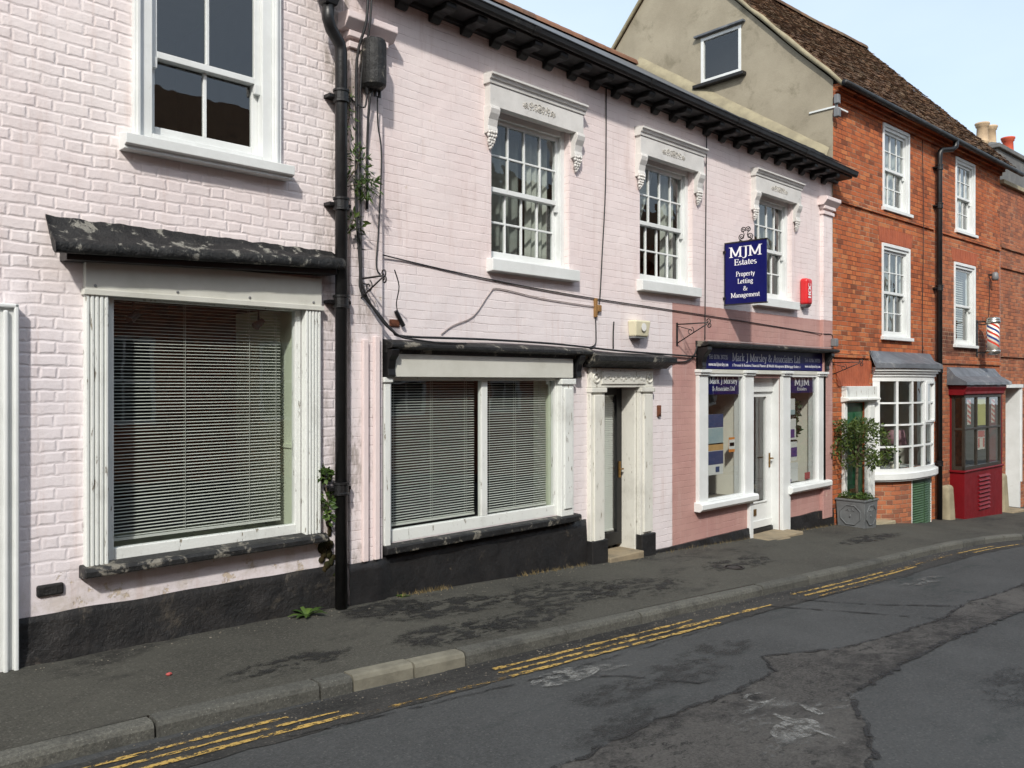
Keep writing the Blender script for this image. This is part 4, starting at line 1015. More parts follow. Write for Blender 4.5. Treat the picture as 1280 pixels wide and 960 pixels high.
for xa, xb in ((7.80, 9.97), (11.06, 12.485)):
    m = MB(); nx = 30; V = []
    for i in range(nx + 1):
        x = xa + (xb - xa) * i / nx; zb = gz0(x) - .15
        top = -.225 + .008 * noise.noise((x * 3, 1, 1))
        V.append([m.v((x, .01, top))] + [m.v((x, -.03 - .02 * f - .018 * noise.noise((x * 4, f * 3, 9)), top + (zb - top) * f)) for f in (0, .3, .6, 1)])
    for A, B in zip(V, V[1:]):
        for j in range(len(A) - 1): m.bm.faces.new([A[j], A[j + 1], B[j + 1], B[j]])
    m.bm.faces.new(V[0]); m.bm.faces.new(V[-1])
    m.build('plinth', MT['plinth'], hm, normals=False)
m = MB(); m.profile_x([(.008, 2.185), (-.08, 2.18), (-.16, 2.168), (-.185, 2.16), (-.185, 2.135), (-.15, 2.12), (-.05, 2.112), (.008, 2.112)], 8.73, 12.36)
hd = m.build('hood', MT['blackold'], hm, bevel=.005)
m = MB(); m.box(8.74, 12.24, -.012, .006, 1.835, 2.112); m.build('backing_board', MT['black'], hd)
for xa in (8.75, 12.13):
    m = MB(); m.profile_x([(-.013, 2.110), (-.16, 2.110), (-.165, 2.07), (-.14, 2.04), (-.10, 1.99), (-.08, 1.92), (-.09, 1.87), (-.07, 1.845), (-.013, 1.845)], xa, xa + .09); m.build('bracket', MT['black'], hd, bevel=.006)
# trunking on the left pilaster
m = MB(); m.box(3.86, 3.91, -.085, -.051, .26, 2.02).box(3.97, 4.02, -.085, -.051, .26, 2.05); tag(m.build('cable_trunking', MT['pink_plain'], None, bevel=.006, origin=(3.9, 0, .26)), 'two pink painted cable channels running up the brick pilaster beside the drainpipe', 'trunking')
# ================================================================== BRICK HOUSE
hr = thing('brick_house', 'tall red brick house with mossy tiled roof, rendered gable, bow window and barber shopfront', 'house', FR, (0, 0, -.7))
w_ = MB(FR)
RW = [(1.73, 2.77, 4.6, 6.0), (4.85, 5.84, 4.6, 6.0), (1.70, 2.79, 2.45, 4.0), (4.78, 5.86, 2.41, 3.98)]
wall(w_, 0, 7.28, -2.2, 6.25, [(*q, .1) for q in RW] + [(.40, 1.08, -1.3, 1.36, .07), (1.40, 3.5, .2, 1.76, .02), (4.62, 6.56, -.4, 1.5, .02)])
w_.poly([(7.28, 0, -2.2), (7.28, 6, -2.2), (7.28, 6, 6.2), (7.28, 3.0, 9.4), (7.28, 0, 6.2)]); w_.poly([(0, 6, -2.2), (0, 6, 6.2), (7.28, 6, 6.2), (7.28, 6, -2.2)])
w_.build('wall', MT['brick'], hr, normals=False)
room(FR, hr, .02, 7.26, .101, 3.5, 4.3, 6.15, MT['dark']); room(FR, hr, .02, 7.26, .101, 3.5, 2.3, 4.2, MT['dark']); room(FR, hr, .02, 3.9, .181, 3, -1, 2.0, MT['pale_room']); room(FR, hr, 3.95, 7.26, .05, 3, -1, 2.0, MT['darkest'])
# rendered gable with window
m = MB(FR)
G0 = [(-.0, -2.2), (6.0, -2.2), (6.0, 6.25), (2.97, 9.42), (-.02, 6.28)]
gy0, gy1, gz0_, gz1_ = 1.58, 2.38, 6.85, 7.63
def gp(y, z): return (-.004, y, z)
m.poly([gp(-.0, -2.2), gp(6, -2.2), gp(6, gz0_), gp(gy1, gz0_), gp(gy0, gz0_), gp(.55, gz0_), gp(-.02, 6.28)])
m.poly([gp(.55, gz0_), gp(gy0, gz0_), gp(gy0, gz1_), gp(1.29, gz1_)])
m.poly([gp(gy1, gz0_), gp(6, gz0_), gp(6, 6.25), gp(4.69, gz1_), gp(gy1, gz1_)]) if False else m.poly([gp(gy1, gz0_), gp(5.43, gz0_), gp(4.69, gz1_), gp(gy1, gz1_)])
m.poly([gp(1.29, gz1_), gp(gy0, gz1_), gp(gy1, gz1_), gp(4.69, gz1_), gp(2.97, 9.42)])
for a, b, c, d in ((gy0, gz0_, gy0, gz1_), (gy1, gz0_, gy1, gz1_), (gy0, gz0_, gy1, gz0_), (gy0, gz1_, gy1, gz1_)):
    m.poly([(-.004, a, b), (-.004, c, d), (.1, c, d), (.1, a, b)])
m.build('gable_wall', MT['render'], hr, normals=False)
m = MB(FR); fwd = .055
m.box(-.01, .05, gy0, gy0 + fwd, gz0_, gz1_).box(-.01, .05, gy1 - fwd, gy1, gz0_, gz1_).box(-.01, .05, gy0 + fwd, gy1 - fwd, gz0_, gz0_ + fwd).box(-.01, .05, gy0 + fwd, gy1 - fwd, gz1_ - fwd, gz1_)
gw = m.build('window', MT['white'], hr, bevel=.005)
m = MB(FR); m.poly([(.02, gy0, gz0_), (.02, gy1, gz0_), (.02, gy1, gz1_), (.02, gy0, gz1_)]); m.build('pane', MT['glass'], gw)
m = MB(FR); m.box(-.12, .0, gy0 - .1, gy1 + .1, gz0_ - .09, gz0_ - .03); m.build('sill', MT['plinth'], gw, bevel=.01)
m = MB(FR); m.box(-.08, .0, gy0 - .08, gy1 + .1, gz1_ + .02, gz1_ + .05); m.build('drip_lead', MT['lead'], gw)
m = MB(FR)
m.poly([(.15, gy0 - .3, gz0_ - .3), (.15, gy1 + .3, gz0_ - .3), (.15, gy1 + .3, gz1_ + .3), (.15, gy0 - .3, gz1_ + .3)]) if False else None
m.box(.5, .52, gy0 - .1, gy1 + .5, gz0_ - .3, gz1_ + .05); m.build('room_lining', MT['darkest'], hr)
m = MB(FR); n_ = 30
V = []
for i in range(n_ + 1):
    f = i / n_; y = .04 + f * 3.69; z = 5.1 + f * 2.45; k = .01 * noise.noise((y * 4, 0, 0))
    V.append([m.v((-.004, y, z + .16 + k)), m.v((-.05 + k, y, z + .10)), m.v((-.10 + k, y, z + .0)), m.v((-.11, y, z - .1))])
for A, B in zip(V, V[1:]):
    for j in range(3): m.bm.faces.new([A[j], A[j + 1], B[j + 1], B[j]])
m.build('cement_fillet', MT['fillet'], hr, normals=False, smooth=True)
# tiled roof
def sagf(x, s_): return -.06 * math.sin(min(max(x / 7.3, 0), 1) * math.pi) * min(s_ / 4, 1) + .02 * noise.noise((x * .9, s_ * .8, 0)) - .12 * (1 - x / 7.4) * min(s_ / 4.5, 1)
m = MB(FR); tiled_slope(m, FR, -.06, 7.42, (-.24, 6.17), (2.97, 9.62), sag=sagf, jit=.012)
m.build('roof_tiles', MT['tile'], hr)
m = MB(FR)
def rp(x, y, z, s_): return (x, y, z - .06 + sagf(x, s_))
V = [[m.v(rp(-.06 + 7.46 * i / 16, -.2 + 3.17 * j / 8, 6.19 + 3.42 * j / 8, 4.7 * j / 8)) for j in range(9)] for i in range(17)]
for A, B in zip(V, V[1:]):
    for j in range(8): m.bm.faces.new([A[j], B[j], B[j + 1], A[j + 1]])
V = [[m.v(rp(-.06 + 7.46 * i / 16, 2.97 + 3.2 * j / 4, 9.61 - 3.42 * j / 4, 4.7 * (4 - j) / 4)) for j in range(5)] for i in range(17)]
for A, B in zip(V, V[1:]):
    for j in range(4): m.bm.faces.new([A[j], B[j], B[j + 1], A[j + 1]])
rr_ = m.build('roof_deck', MT['tile'], hr, normals=False)
m = MB(FR); x = -.06
while x < 7.35:
    zz = 9.58 + sagf(x, 4.7)
    m.lathe((x, 2.97, zz), [(.12, 0), (.125, .3)], 8, 'x', 0, math.pi); x += .31
m.build('ridge_tiles', MT['tile'], hr)
m = MB(FR)      # mortared verge along the gable
pts = [(-.05, -.2 + 3.17 * j / 14, 6.2 + 3.42 * j / 14 + sagf(0, 4.7 * j / 14) - .03 + rnd.uniform(-.012, .012)) for j in range(15)]
m.tube(pts, [.036 * rnd.uniform(.8, 1.25) for _ in pts], 7); pts = [(-.05, 6.17 - 3.2 * j / 14, 6.19 + 3.42 * j / 14 + sagf(0, 4.7 * j / 14) - .03) for j in range(15)]
m.tube(pts, .035, 6)
m.build('verge', MT['fillet'], hr, smooth=True)
# brick eaves and strings
m = MB(FR); m.box(0, 7.28, -.05, .004, 6.02, 6.09).box(0, 7.3, -.10, .004, 6.09, 6.15).box(0, 7.32, -.15, .004, 6.15, 6.21); m.build('eaves_course', MT['brick_p'], hr, bevel=.006)
for q in ((.02, 3.8, 4.455, 4.53), (3.95, 7.27, 4.44, 4.52), (.02, 1.2, 2.065, 2.14), (3.95, 7.26, 2.03, 2.10)):
    m = MB(FR); m.box(q[0], q[1], -.03, .004, q[2], q[3]); m.build('string_course', MT['brick'], hr, bevel=.005)
m = MB(FR)
for k in range(14):
    a, b = .18 + k * .0735, .18 + (k + 1) * .0735 - .006
    c = .69; sp = 1.25
    m.hexa([(c + (a - c), -.012, 1.62), (c + (b - c), -.012, 1.62), (c + (b - c), .006, 1.62), (c + (a - c), .006, 1.62)], [(c + (a - c) * sp, -.012, 2.03), (c + (b - c) * sp, -.012, 2.03), (c + (b - c) * sp, .006, 2.03), (c + (a - c) * sp, .006, 2.03)])
m.build('flat_arch', MT['terra'], hr, bevel=.002)
for (a, b, z) in ((1.62, 2.87, 4.02), (4.7, 5.94, 4.0)):
    m = MB(FR); n_ = 15
    for k in range(n_):
        p, q = a + (b - a) * k / n_, a + (b - a) * (k + 1) / n_ - .006; c = (a + b) / 2; sp = 1.1
        m.hexa([(p, -.006, z), (q, -.006, z), (q, .006, z), (p, .006, z)], [(c + (p - c) * sp, -.006, z + .24), (c + (q - c) * sp, -.006, z + .24), (c + (q - c) * sp, .006, z + .24), (c + (p - c) * sp, .006, z + .24)])
    m.build('flat_arch', MT['terra'], hr, bevel=.002)
m = MB(FR); m.tube([(-.1 + i * .5, -.245, 6.17 - .004 * i) for i in range(17)], .046, 8); gt = m.build('gutter', MT['gutter'], hr, smooth=True)
# windows of the brick house
for i, q in enumerate(RW):
    w = sash(FR, hr, q[0], q[1], q[2], q[3], .025, 3 if i < 3 else 1, 2 if i < 3 else 1, MT['white'], MT['glassold'], fw=.10, deep=.12, split=.5, stile=.04, bar=.02)
    m = MB(FR); m.profile_x([(.02, q[2] + .005), (-.06, q[2] - .005), (-.06, q[2] - .06), (.02, q[2] - .06)], q[0] - .04, q[1] + .05); m.build('sill', MT['white'], w, bevel=.005)
    m = MB(FR); m.box(q[0] - .004, q[0] + .05, -.018, .004, q[2], q[3]).box(q[1] - .05, q[1] + .004, -.018, .004, q[2], q[3]).box(q[0] + .05, q[1] - .05, -.018, .004, q[3] - .05, q[3] + .004); m.build('architrave', MT['white'], w, bevel=.004)
curtain('net curtain in the upper brick house window nearest the rendered gable', FR, 1.85, 2.65, .2, 4.7, 5.9, MT['curtain'], 0, None, 6, .02)
curtain('net curtain in the upper brick house window at the far end', FR, 4.97, 5.72, .2, 4.7, 5.9, MT['curtain'], 0, None, 6, .02)
curtain('pale curtain in the lower brick house window above the bow window', FR, 2.1, 2.6, .22, 2.55, 3.9, MT['curtain_g'], 0, None, 4, .02)
blind('venetian_blind', 'brown slatted blind in the plain sash window beside the barber pole', FR, 4.9, 5.74, .19, 2.53, 3.86, pitch=.045, depth=.04, tilt=35)
# white doorcase and green door
m = MB(FR); m.box(.31, .40, -.05, .01, -1.2, 1.37).box(1.08, 1.32, -.06, .01, -1.2, 1.37); m.box(.31, 1.36, -.08, .008, 1.37, 1.62); m.profile_x([(.01, 1.37), (-.14, 1.40), (-.14, 1.43), (.01, 1.46)], .28, 1.36); m.box(1.12, 1.28, -.075, -.059, -.9, 1.3)
dcr = m.build('doorcase', MT['whiteold'], hr, bevel=.006)
m = MB(FR); m.box(.40, 1.08, .03, .068, -1.2, 1.36)
for (a, b, c, d) in ((.47, .70, .05, 1.2), (.78, 1.01, .05, 1.2), (.47, .70, -.75, -.1), (.78, 1.01, -.75, -.1)): m.box(a, b, .018, .031, c, d)
dg = m.build('door', MT['green'], hr, bevel=.008)
m = MB(FR); m.box(.62, .86, .012, .03, -.06, .0); m.build('letter_flap', MT['brass'], dg)
m = MB(FR); m.box(.3, 1.6, -.28, .02, -1.5, -.56); m.build('doorstep', MT['stone'], hr, bevel=.015)
# bow window
BA, BB, BS = 1.36, 3.62, .345
cx = (BA + BB) / 2
def bow(f, ex=0.0):
    g = 2 * f - 1; g = (1 if g >= 0 else -1) * abs(g) ** .85
    return (cx + (BB - BA) / 2 * g + ex * g, -BS * (1 - abs(g) ** 3) - ex)
def bow_band(m, z0, z1, o0, o1, n=24, f0=0.0, f1=1.0):
    P = [bow(f0 + (f1 - f0) * i / n, o0) for i in range(n + 1)]; Q = [bow(f0 + (f1 - f0) * i / n, o1) for i in range(n + 1)]
    for i in range(n):
        m.hexa([(*Q[i], z0), (*Q[i + 1], z0), (*P[i + 1], z0), (*P[i], z0)], [(*Q[i], z1), (*Q[i + 1], z1), (*P[i + 1], z1), (*P[i], z1)])
m = MB(FR)
bow_band(m, .18, .26, -.06, .0); bow_band(m, 1.70, 1.78, -.06, .0)
for k, f in enumerate((.02, .19, .365, .525, .74, .98)):
    w = .03 if k in (0, 5) else .011
    f0, f1 = max(0, f - w), min(1, f + w)
    bow_band(m, .26, 1.70, -.055, -.004, 2, f0, f1)
for z in (.62, .98, 1.34): bow_band(m, z - .014, z + .014, -.05, -.008)
bow_band(m, 1.0, 1.03, -.045, .012, 6, .535, .75); bow_band(m, 1.66, 1.70, -.045, .012, 6, .535, .75); bow_band(m, 1.03, 1.66, -.045, .012, 2, .53, .565); bow_band(m, 1.03, 1.66, -.045, .012, 2, .72, .755)
bw = m.build('bow_window', MT['white'], hr)
m = MB(FR); P = [bow(i / 20, -.03) for i in range(21)]
for a, b in zip(P, P[1:]): m.poly([(*a, .26), (*b, .26), (*b, 1.70), (*a, 1.70)])
m.build('pane', MT['glassold'], bw, normals=False)
m = MB(FR); bow_band(m, .09, .182, -.3, .05); bow_band(m, .06, .10, -.3, .025); m.build('sill', MT['white'], bw)
m = MB(FR); bow_band(m, 1.78, 1.83, -.1, .02); bow_band(m, 1.83, 1.87, -.1, .05); bow_band(m, 1.87, 1.93, -.1, .08); m.build('cornice', MT['white'], bw)
m = MB(FR); nA = 24
V = []
for i in range(nA + 1):
    f = i / nA; a = bow(f, .11); b = bow(f, .10)
    tx = BA - .12 + (BB - BA + .1) * f
    V.append([m.v((a[0], a[1], 1.915)), m.v((a[0], a[1], 1.99 + .008 * noise.noise((f * 9, 0, 0)))), m.v((b[0] * .75 + tx * .25, b[1] * .62, 2.06)), m.v((tx, -.03, 2.19)), m.v((tx, .004, 2.2))])
for A, B in zip(V, V[1:]):
    for j in range(4): m.bm.faces.new([A[j], A[j + 1], B[j + 1], B[j]])
m.bm.faces.new(V[0]); m.bm.faces.new(V[-1][::-1])
m.build('lead_hood', MT['lead'], bw, normals=False)
m = MB(FR); bow_band(m, -1.4, .06, -.12, -.04, 14, 0, .375); m.build('base_wall', MT['brick_b'], hr); m = MB(FR); bow_band(m, -1.4, .06, -.12, -.04, 10, .80, 1); m.build('base_wall', MT['brick_b'], hr)
m = MB(FR); bow_band(m, -1.0, .058, -.16, -.07, 12, .39, .79); lv = m.build('louvred_panel', MT['green2'], hr)
m = MB(FR)
for k in range(22):
    z = -.90 + k * .041
    for f0, f1 in ((.40, .56), (.58, .78)):
        P = [bow(f0 + (f1 - f0) * i / 4, -.068) for i in range(5)]; Q = [bow(f0 + (f1 - f0) * i / 4, -.05) for i in range(5)]
        for i in range(4): m.hexa([(*Q[i], z), (*Q[i + 1], z), (*P[i + 1], z + .004), (*P[i], z + .004)], [(*Q[i], z + .006), (*Q[i + 1], z + .006), (*P[i + 1], z + .03), (*P[i], z + .03)])
m.build('slats', MT['green2'], lv)
m = MB(FR); bow_band(m, -1.05, .058, -.15, -.045, 1, .372, .392); bow_band(m, -1.05, .058, -.15, -.045, 2, .785, .81); m.build('post', MT['whiteold'], lv)
# inside the bow window
m = MB(FR); m.box(1.5, 3.3, .05, .45, .16, .2); m.build('window_board', MT['white'], bw)
t = thing('table_lamp', 'table lamp with a mauve shade standing inside the bow window', 'lamp', FR, (2.45, .1, .2))
m = MB(FR); m.lathe((2.45, .1, .2), [(.08, 0), (.08, .02), (.02, .05), (.03, .2), (.015, .36), (.015, .45)], 12); m.build('lamp_stand', MT['wood'], t, smooth=True)
m = MB(FR); m.lathe((2.45, .1, .2), [(.19, .4), (.14, .66)], 18); m.build('lamp_shade', plain('mauve_shade', S(128, 92, 104), S(150, 116, 120), 20, .9, 0), t, smooth=True)
t = thing('potted_plant', 'small leafy plant in a white pot on the bow window board', 'plant', FR, (2.15, -.02, .2))
m = MB(FR); m.lathe((2.15, -.02, .2), [(.06, 0), (.085, .13), (.075, .13), (.07, .10)], 14); m.build('pot', MT['stripew'], t, smooth=True)
m = MB(FR); leaves(m, [((2.15, -.02, .42), (.12, .1, .12))], 26, .16, 2.6); m.build('foliage', MT['leaf3'], t, normals=False)
curtain('dark drape hanging at the left inside the bow window', FR, 1.5, 1.95, .5, .3, 1.72, MT['dark'], .25, None, 4)
# barber shopfront
ba, bb, bo = 4.58, 6.60, -.26
m = MB(FR); m.box(ba, bb, bo, .01, -1.6, .0); m.profile_x([(.01, .03), (bo - .02, .03), (bo - .03, .015), (bo - .02, -.01), (.01, -.01)], ba - .03, bb + .03)
m.box(ba - .03, bb + .03, bo - .03, .01, 1.46, 1.62); m.profile_x([(.01, 1.44), (bo - .0, 1.44), (bo - .06, 1.58), (bo - .06, 1.63), (.01, 1.63)], ba - .06, bb + .06)
m.box(ba, ba + .035, -.03, .008, .03, 1.44); m.box(bb - .07, bb, bo, .008, .03, 1.44)
bs = m.build('barber_shopfront', MT['redp'], hr, bevel=.006)
m = MB(FR); P_ = MB(FR)
z0, z1 = .03, 1.44; x1b = bb - .07
for x in (ba + .01, ba + .62, ba + 1.25, x1b - .05): m.box(x, x + .05, bo - .0, bo + .05, z0, z1)
m.box(ba + .01, x1b, bo - .002, bo + .048, z0, z0 + .07); m.box(ba + .01, x1b, bo - .002, bo + .048, z1 - .05, z1); m.box(ba + .01, x1b, bo - .004, bo + .04, .78, .82)
m.box(ba + .006, ba + .056, -.08, -.03, z0, z1); m.box(ba + .008, ba + .058, bo + .05, -.08, z0, z0 + .07); m.box(ba + .008, ba + .058, bo + .05, -.08, z1 - .05, z1); m.box(ba + .008, ba + .05, bo + .05, -.08, .78, .82)
P_.poly([(ba + .03, bo + .025, z0), (x1b, bo + .025, z0), (x1b, bo + .025, z1), (ba + .03, bo + .025, z1)]); P_.poly([(ba + .03, bo + .025, z0), (ba + .03, -.03, z0), (ba + .03, -.03, z1), (ba + .03, bo + .025, z1)])
wn = m.build('window', plain('dark_bronze_paint', S(44, 40, 34), S(54, 48, 40), 5, .45, .001), bs, bevel=.004); P_.build('pane', MT['glass'], bs)
m = MB(FR)
for k in range(9): z = -.78 + k * .078; m.hexa([(5.28, bo - .004, z), (5.86, bo - .004, z), (5.86, bo + .004, z), (5.28, bo + .004, z)], [(5.28, bo - .035, z + .02), (5.86, bo - .035, z + .02), (5.86, bo + .004, z + .06), (5.28, bo + .004, z + .06)])
m.build('louvre', MT['redp'], bs)
m = MB(FR); V = []
for i in range(25):
    x = ba - .14 + (bb - ba + .4) * i / 24; q = .01 * noise.noise((x * 5, 0, 0))
    V.append([m.v((x, .004, 1.97)), m.v((x, -.03, 1.96 + q)), m.v((x, bo * .6, 1.80 + q)), m.v((x, bo - .09, 1.69 + q)), m.v((x, bo - .1, 1.635 + 1.5 * q)), m.v((x, .0, 1.634))])
for A, B in zip(V, V[1:]):
    for j in range(5): m.bm.faces.new([A[j], A[j + 1], B[j + 1], B[j]])
m.bm.faces.new(V[0]); m.bm.faces.new(V[-1][::-1])
m.build('lead_hood', MT['lead'], bs, normals=False)
def stripe_poster(x, label):
    t = thing('striped_window_sticker', label, 'sticker', FR, (x, bo + .04, .86), 0, 'striped pole stickers in the barber window')
    m = MB(FR); m.box(x - .09, x + .09, bo + .035, bo + .038, .88, 1.36); m.build('backing', MT['stripew'], t)
    m = MB(FR)
    for k in range(5):
        z = .90 + k * .095; m.hexa([(x - .085, bo + .0315, z + .04), (x + .085, bo + .0315, z - .02), (x + .085, bo + .0345, z - .02), (x - .085, bo + .0345, z + .04)], [(x - .085, bo + .0315, z + .085), (x + .085, bo + .0315, z + .025), (x + .085, bo + .0345, z + .025), (x - .085, bo + .0345, z + .085)])
    m.build('red_bands', MT['striper'], t)
stripe_poster(ba + .33, 'red and white striped pole sticker in the barber window, left of the yellow notice'); stripe_poster(ba + 1.6, 'red and white striped pole sticker in the barber window, right of the yellow notice')
m = MB(FR); m.box(ba + .74, ba + 1.18, bo + .033, bo + .036, .85, 1.40)
nt = m.build('paper_notice', MT['pyellow'], None, origin=(0, 0, 0)); tag(nt, 'yellow paper notice stuck inside the upper barber window', 'notice')
t = thing('red_flyer', 'red and white flyer taped inside the lower barber window', 'flyer', FR, (ba + .95, bo + .035, .4)); m = MB(FR); m.box(ba + .76, ba + 1.14, bo + .033, bo + .036, .38, .76); m.build('sheet', MT['stripew'], t)
m = MB(FR); m.box(ba + .78, ba + 1.12, bo + .030, bo + .0325, .62, .74); m.box(ba + .78, ba + .86, bo + .030, bo + .0325, .42, .6); m.box(ba + 1.04, ba + 1.12, bo + .030, bo + .0325, .42, .6); m.build('print', MT['striper'], t)
# guard stones
for x, lab in ((4.22, 'rounded mossy guard stone between the black drainpipe and the barber front'), (7.1, 'rounded pale guard stone between the barber front and the white doorway')):
    m = MB(FR); zb = -1.35; zt = -.22
    m.hexa([(x - .17, -.22, zb), (x + .17, -.22, zb), (x + .17, .0, zb), (x - .17, .0, zb)], [(x - .15, -.16, zt), (x + .15, -.16, zt), (x + .15, .0, zt), (x - .15, .0, zt)])
    tag(m.build('guard_stone', MT['stone'], None, bevel=.07, origin=(x, -.1, zb + .3), seg=4), lab, 'guard stone')
m = MB(FR); m.box(6.95, 7.7, -.35, -.0, -1.5, -.98); m.build('doorstep', MT['step'], hr, bevel=.015)
# ================================================================== FAR HOUSE
hf = thing('brick_house', 'further brick house at the right edge with white doorway and grey chimney stack', 'house', FR, (7.3, 0, -1.1))
w_ = MB(FR)
wall(w_, 7.284, 17, -2.8, 5.86, [(7.62, 8.50, -2, 1.56, .6), (11.2, 12.4, 2.6, 4.2, .12)])
w_.build('wall', MT['brick_b'], hf, normals=False)
m = MB(FR); m.box(7.284, 17, -.08, .02, 5.86, 5.95); m.build('coping', MT['stone'], hf, bevel=.01)
for q in ((4.52, 4.62), (4.1, 4.16), (2.22, 2.36)):
    m = MB(FR); m.box(7.3, 17, -.035, .004, q[0], q[1]); m.build('string_course', MT['brick_b'], hf)
m = MB(FR); m.prism([(7.3, .02, 5.85), (7.3, 3.2, 8.0), (7.3, 6, 5.85)], (9.7, 0, 0)); m.build('roof', MT['tile'], hf)
m = MB(FR); m.box(8.44, 8.498, -.02, .6, -2, 1.56); m.box(7.56, 8.56, -.06, .01, 1.565, 1.64); m.box(8.5, 8.56, -.04, .01, -.5, 1.56); m.build('doorcase', MT['white'], hf)
m = MB(FR); m.box(7.62, 8.44, .5, .55, -2, 1.56); m.build('door', MT['white'], hf)
fx = sash(FR, hf, 11.2, 12.4, 2.6, 4.2, .03, 3, 2, MT['white'], MT['glass'], fw=.1)
m = MB(FR); m.box(12.1, 15.3, 1.6, 2.5, 5.6, 7.85); m.box(12.02, 15.4, 1.52, 2.58, 7.85, 7.97)
m.hexa([(12.06, 1.56, 7.972), (15.3, 1.56, 7.972), (15.3, 2.54, 7.972), (12.06, 2.54, 7.972)], [(12.6, 1.9, 8.17), (14.8, 1.9, 8.17), (14.8, 2.2, 8.17), (12.6, 2.2, 8.17)])
ch = m.build('chimney', MT['chim'], hf, bevel=.02)
for x, hgt, mt in ((12.35, .62, 'potc'), (12.95, .66, 'potc'), (14.35, .62, 'potr')):
    m = MB(FR); zb = 8.03
    m.lathe((x, 2.05, zb), [(.155, 0), (.15, .1), (.16, .12), (.15, .14), (.135, hgt - .12), (.165, hgt - .1), (.165, hgt - .06), (.185, hgt - .04), (.185, hgt), (.12, hgt), (.11, hgt - .2)], 16); m.build('chimney_pot', MT[mt], ch, smooth=True)
# ================================================================== HOUSE ACROSS THE STREET (seen in the panes)
ho = thing('house_row', 'dark roofed terrace across the street, reflected in the upper left window', 'house', FA, (0, -9.9, .2))
m = MB()
holes = []
for k in range(14):
    x = -14 + k * 3.2
    holes += [(x, x + 1.1, .9, 2.5, .1), (x, x + 1.1, 3.6, 5.0, .1)]
wall(m, -16, 34, -3.5, 5.9, holes, 0)
bmesh.ops.transform(m.bm, matrix=Matrix.Translation((0, -9.9, 0)) @ Matrix.Diagonal((1, -1, 1, 1)), verts=m.bm.verts)
m.poly([(-16, -9.9, -2), (-16, -9.9, 5.9), (-16, -12.7, 8.9), (-16, -15.5, 5.9), (-16, -15.5, -2)]); m.poly([(34, -9.9, -2), (34, -9.9, 5.4), (34, -12.7, 8.1), (34, -15.5, 5.4), (34, -15.5, -2)]); m.poly([(-16, -15.5, -2), (34, -15.5, -2), (34, -15.5, 5.9), (-16, -15.5, 5.9)])
m.build('wall', MT['brick_b'], ho, normals=False)
m = MB(); m.prism([(-16.2, -9.6, 5.7), (-16.2, -12.7, 8.98), (-16.2, -15.8, 5.7)], (20.7, 0, 0)); m.prism([(4.52, -9.6, 5.5), (4.52, -12.7, 8.15), (4.52, -15.8, 5.5)], (29.7, 0, 0)); m.build('roof', MT['tile'], ho)
for (a, b, c, d, e) in holes:
    m = MB(); y = -10.0
    m.box(a, a + .08, y, y + .06, c, d).box(b - .08, b, y, y + .06, c, d).box(a, b, y + .002, y + .062, d - .08, d).box(a, b, y + .002, y + .062, c, c + .08).box(a, b, y + .004, y + .05, (c + d) / 2 - .03, (c + d) / 2 + .03).box((a + b) / 2 - .02, (a + b) / 2 + .02, y + .006, y + .05, c, d)
    w = m.build('window', MT['white'], ho)
    m = MB(); m.poly([(a, y + .01, c), (b, y + .01, c), (b, y + .01, d), (a, y + .01, d)]); m.build('pane', MT['plinth'], w)
# ================================================================== FIXTURES ON THE WALLS
def pipe(name, label, F, x, y, r, z0, z1, joints, top=None, mat='black', hop=None):
    t = thing(name, label, 'drainpipe', F, (x, y, z0))
    m = MB(F); pts = [(x, y, z0), (x, y, z1)] + (top or [])
    m.tube(pts, r, 12); m.build('pipe', MT[mat], t, smooth=True)
    for z in joints:
        m = MB(F); m.lathe((x, y, z), [(r + .002, -.05), (r + .016, -.045), (r + .016, -.03), (r + .010, -.025), (r + .010, .03), (r + .018, .035), (r + .018, .05), (r + .002, .055)], 14); m.box(x - r - .05, x + r + .05, y + .01, 0.0, z - .012, z + .012); m.build('collar', MT[mat], t, smooth=False)
    if hop:
        m = MB(F); a, b, zt = hop
        m.hexa([(a - .05, b - .05, zt - .22), (a + .05, b - .05, zt - .22), (a + .05, b + .04, zt - .22), (a - .05, b + .04, zt - .22)], [(a - .12, b - .10, zt), (a + .12, b - .10, zt), (a + .12, b + .06, zt), (a - .12, b + .06, zt)]); m.box(a - .135, a + .135, b - .115, b + .065, zt, zt + .04); m.build('hopper_head', MT[mat], t, bevel=.008)
    return t
pipe('drainpipe', 'black drainpipe with hopper head between the two pink houses', FA, 3.645, -.095, .047, -.08, 4.22, [.86, 2.30, 3.05, 3.88], [(3.63, -.10, 4.28), (3.53, -.13, 4.36), (3.50, -.14, 4.42), (3.50, -.14, 4.55)], hop=(3.50, -.14, 4.74))
pipe('drainpipe', 'black drainpipe running down the middle of the brick house front', FR, 3.87, -.085, .05, -1.0, 5.78, [.2, 1.9, 3.4, 4.9, 5.6], [(3.87, -.09, 5.86), (3.90, -.11, 5.92), (4.15, -.2, 5.96), (4.22, -.235, 6.02), (4.22, -.245, 6.14)])
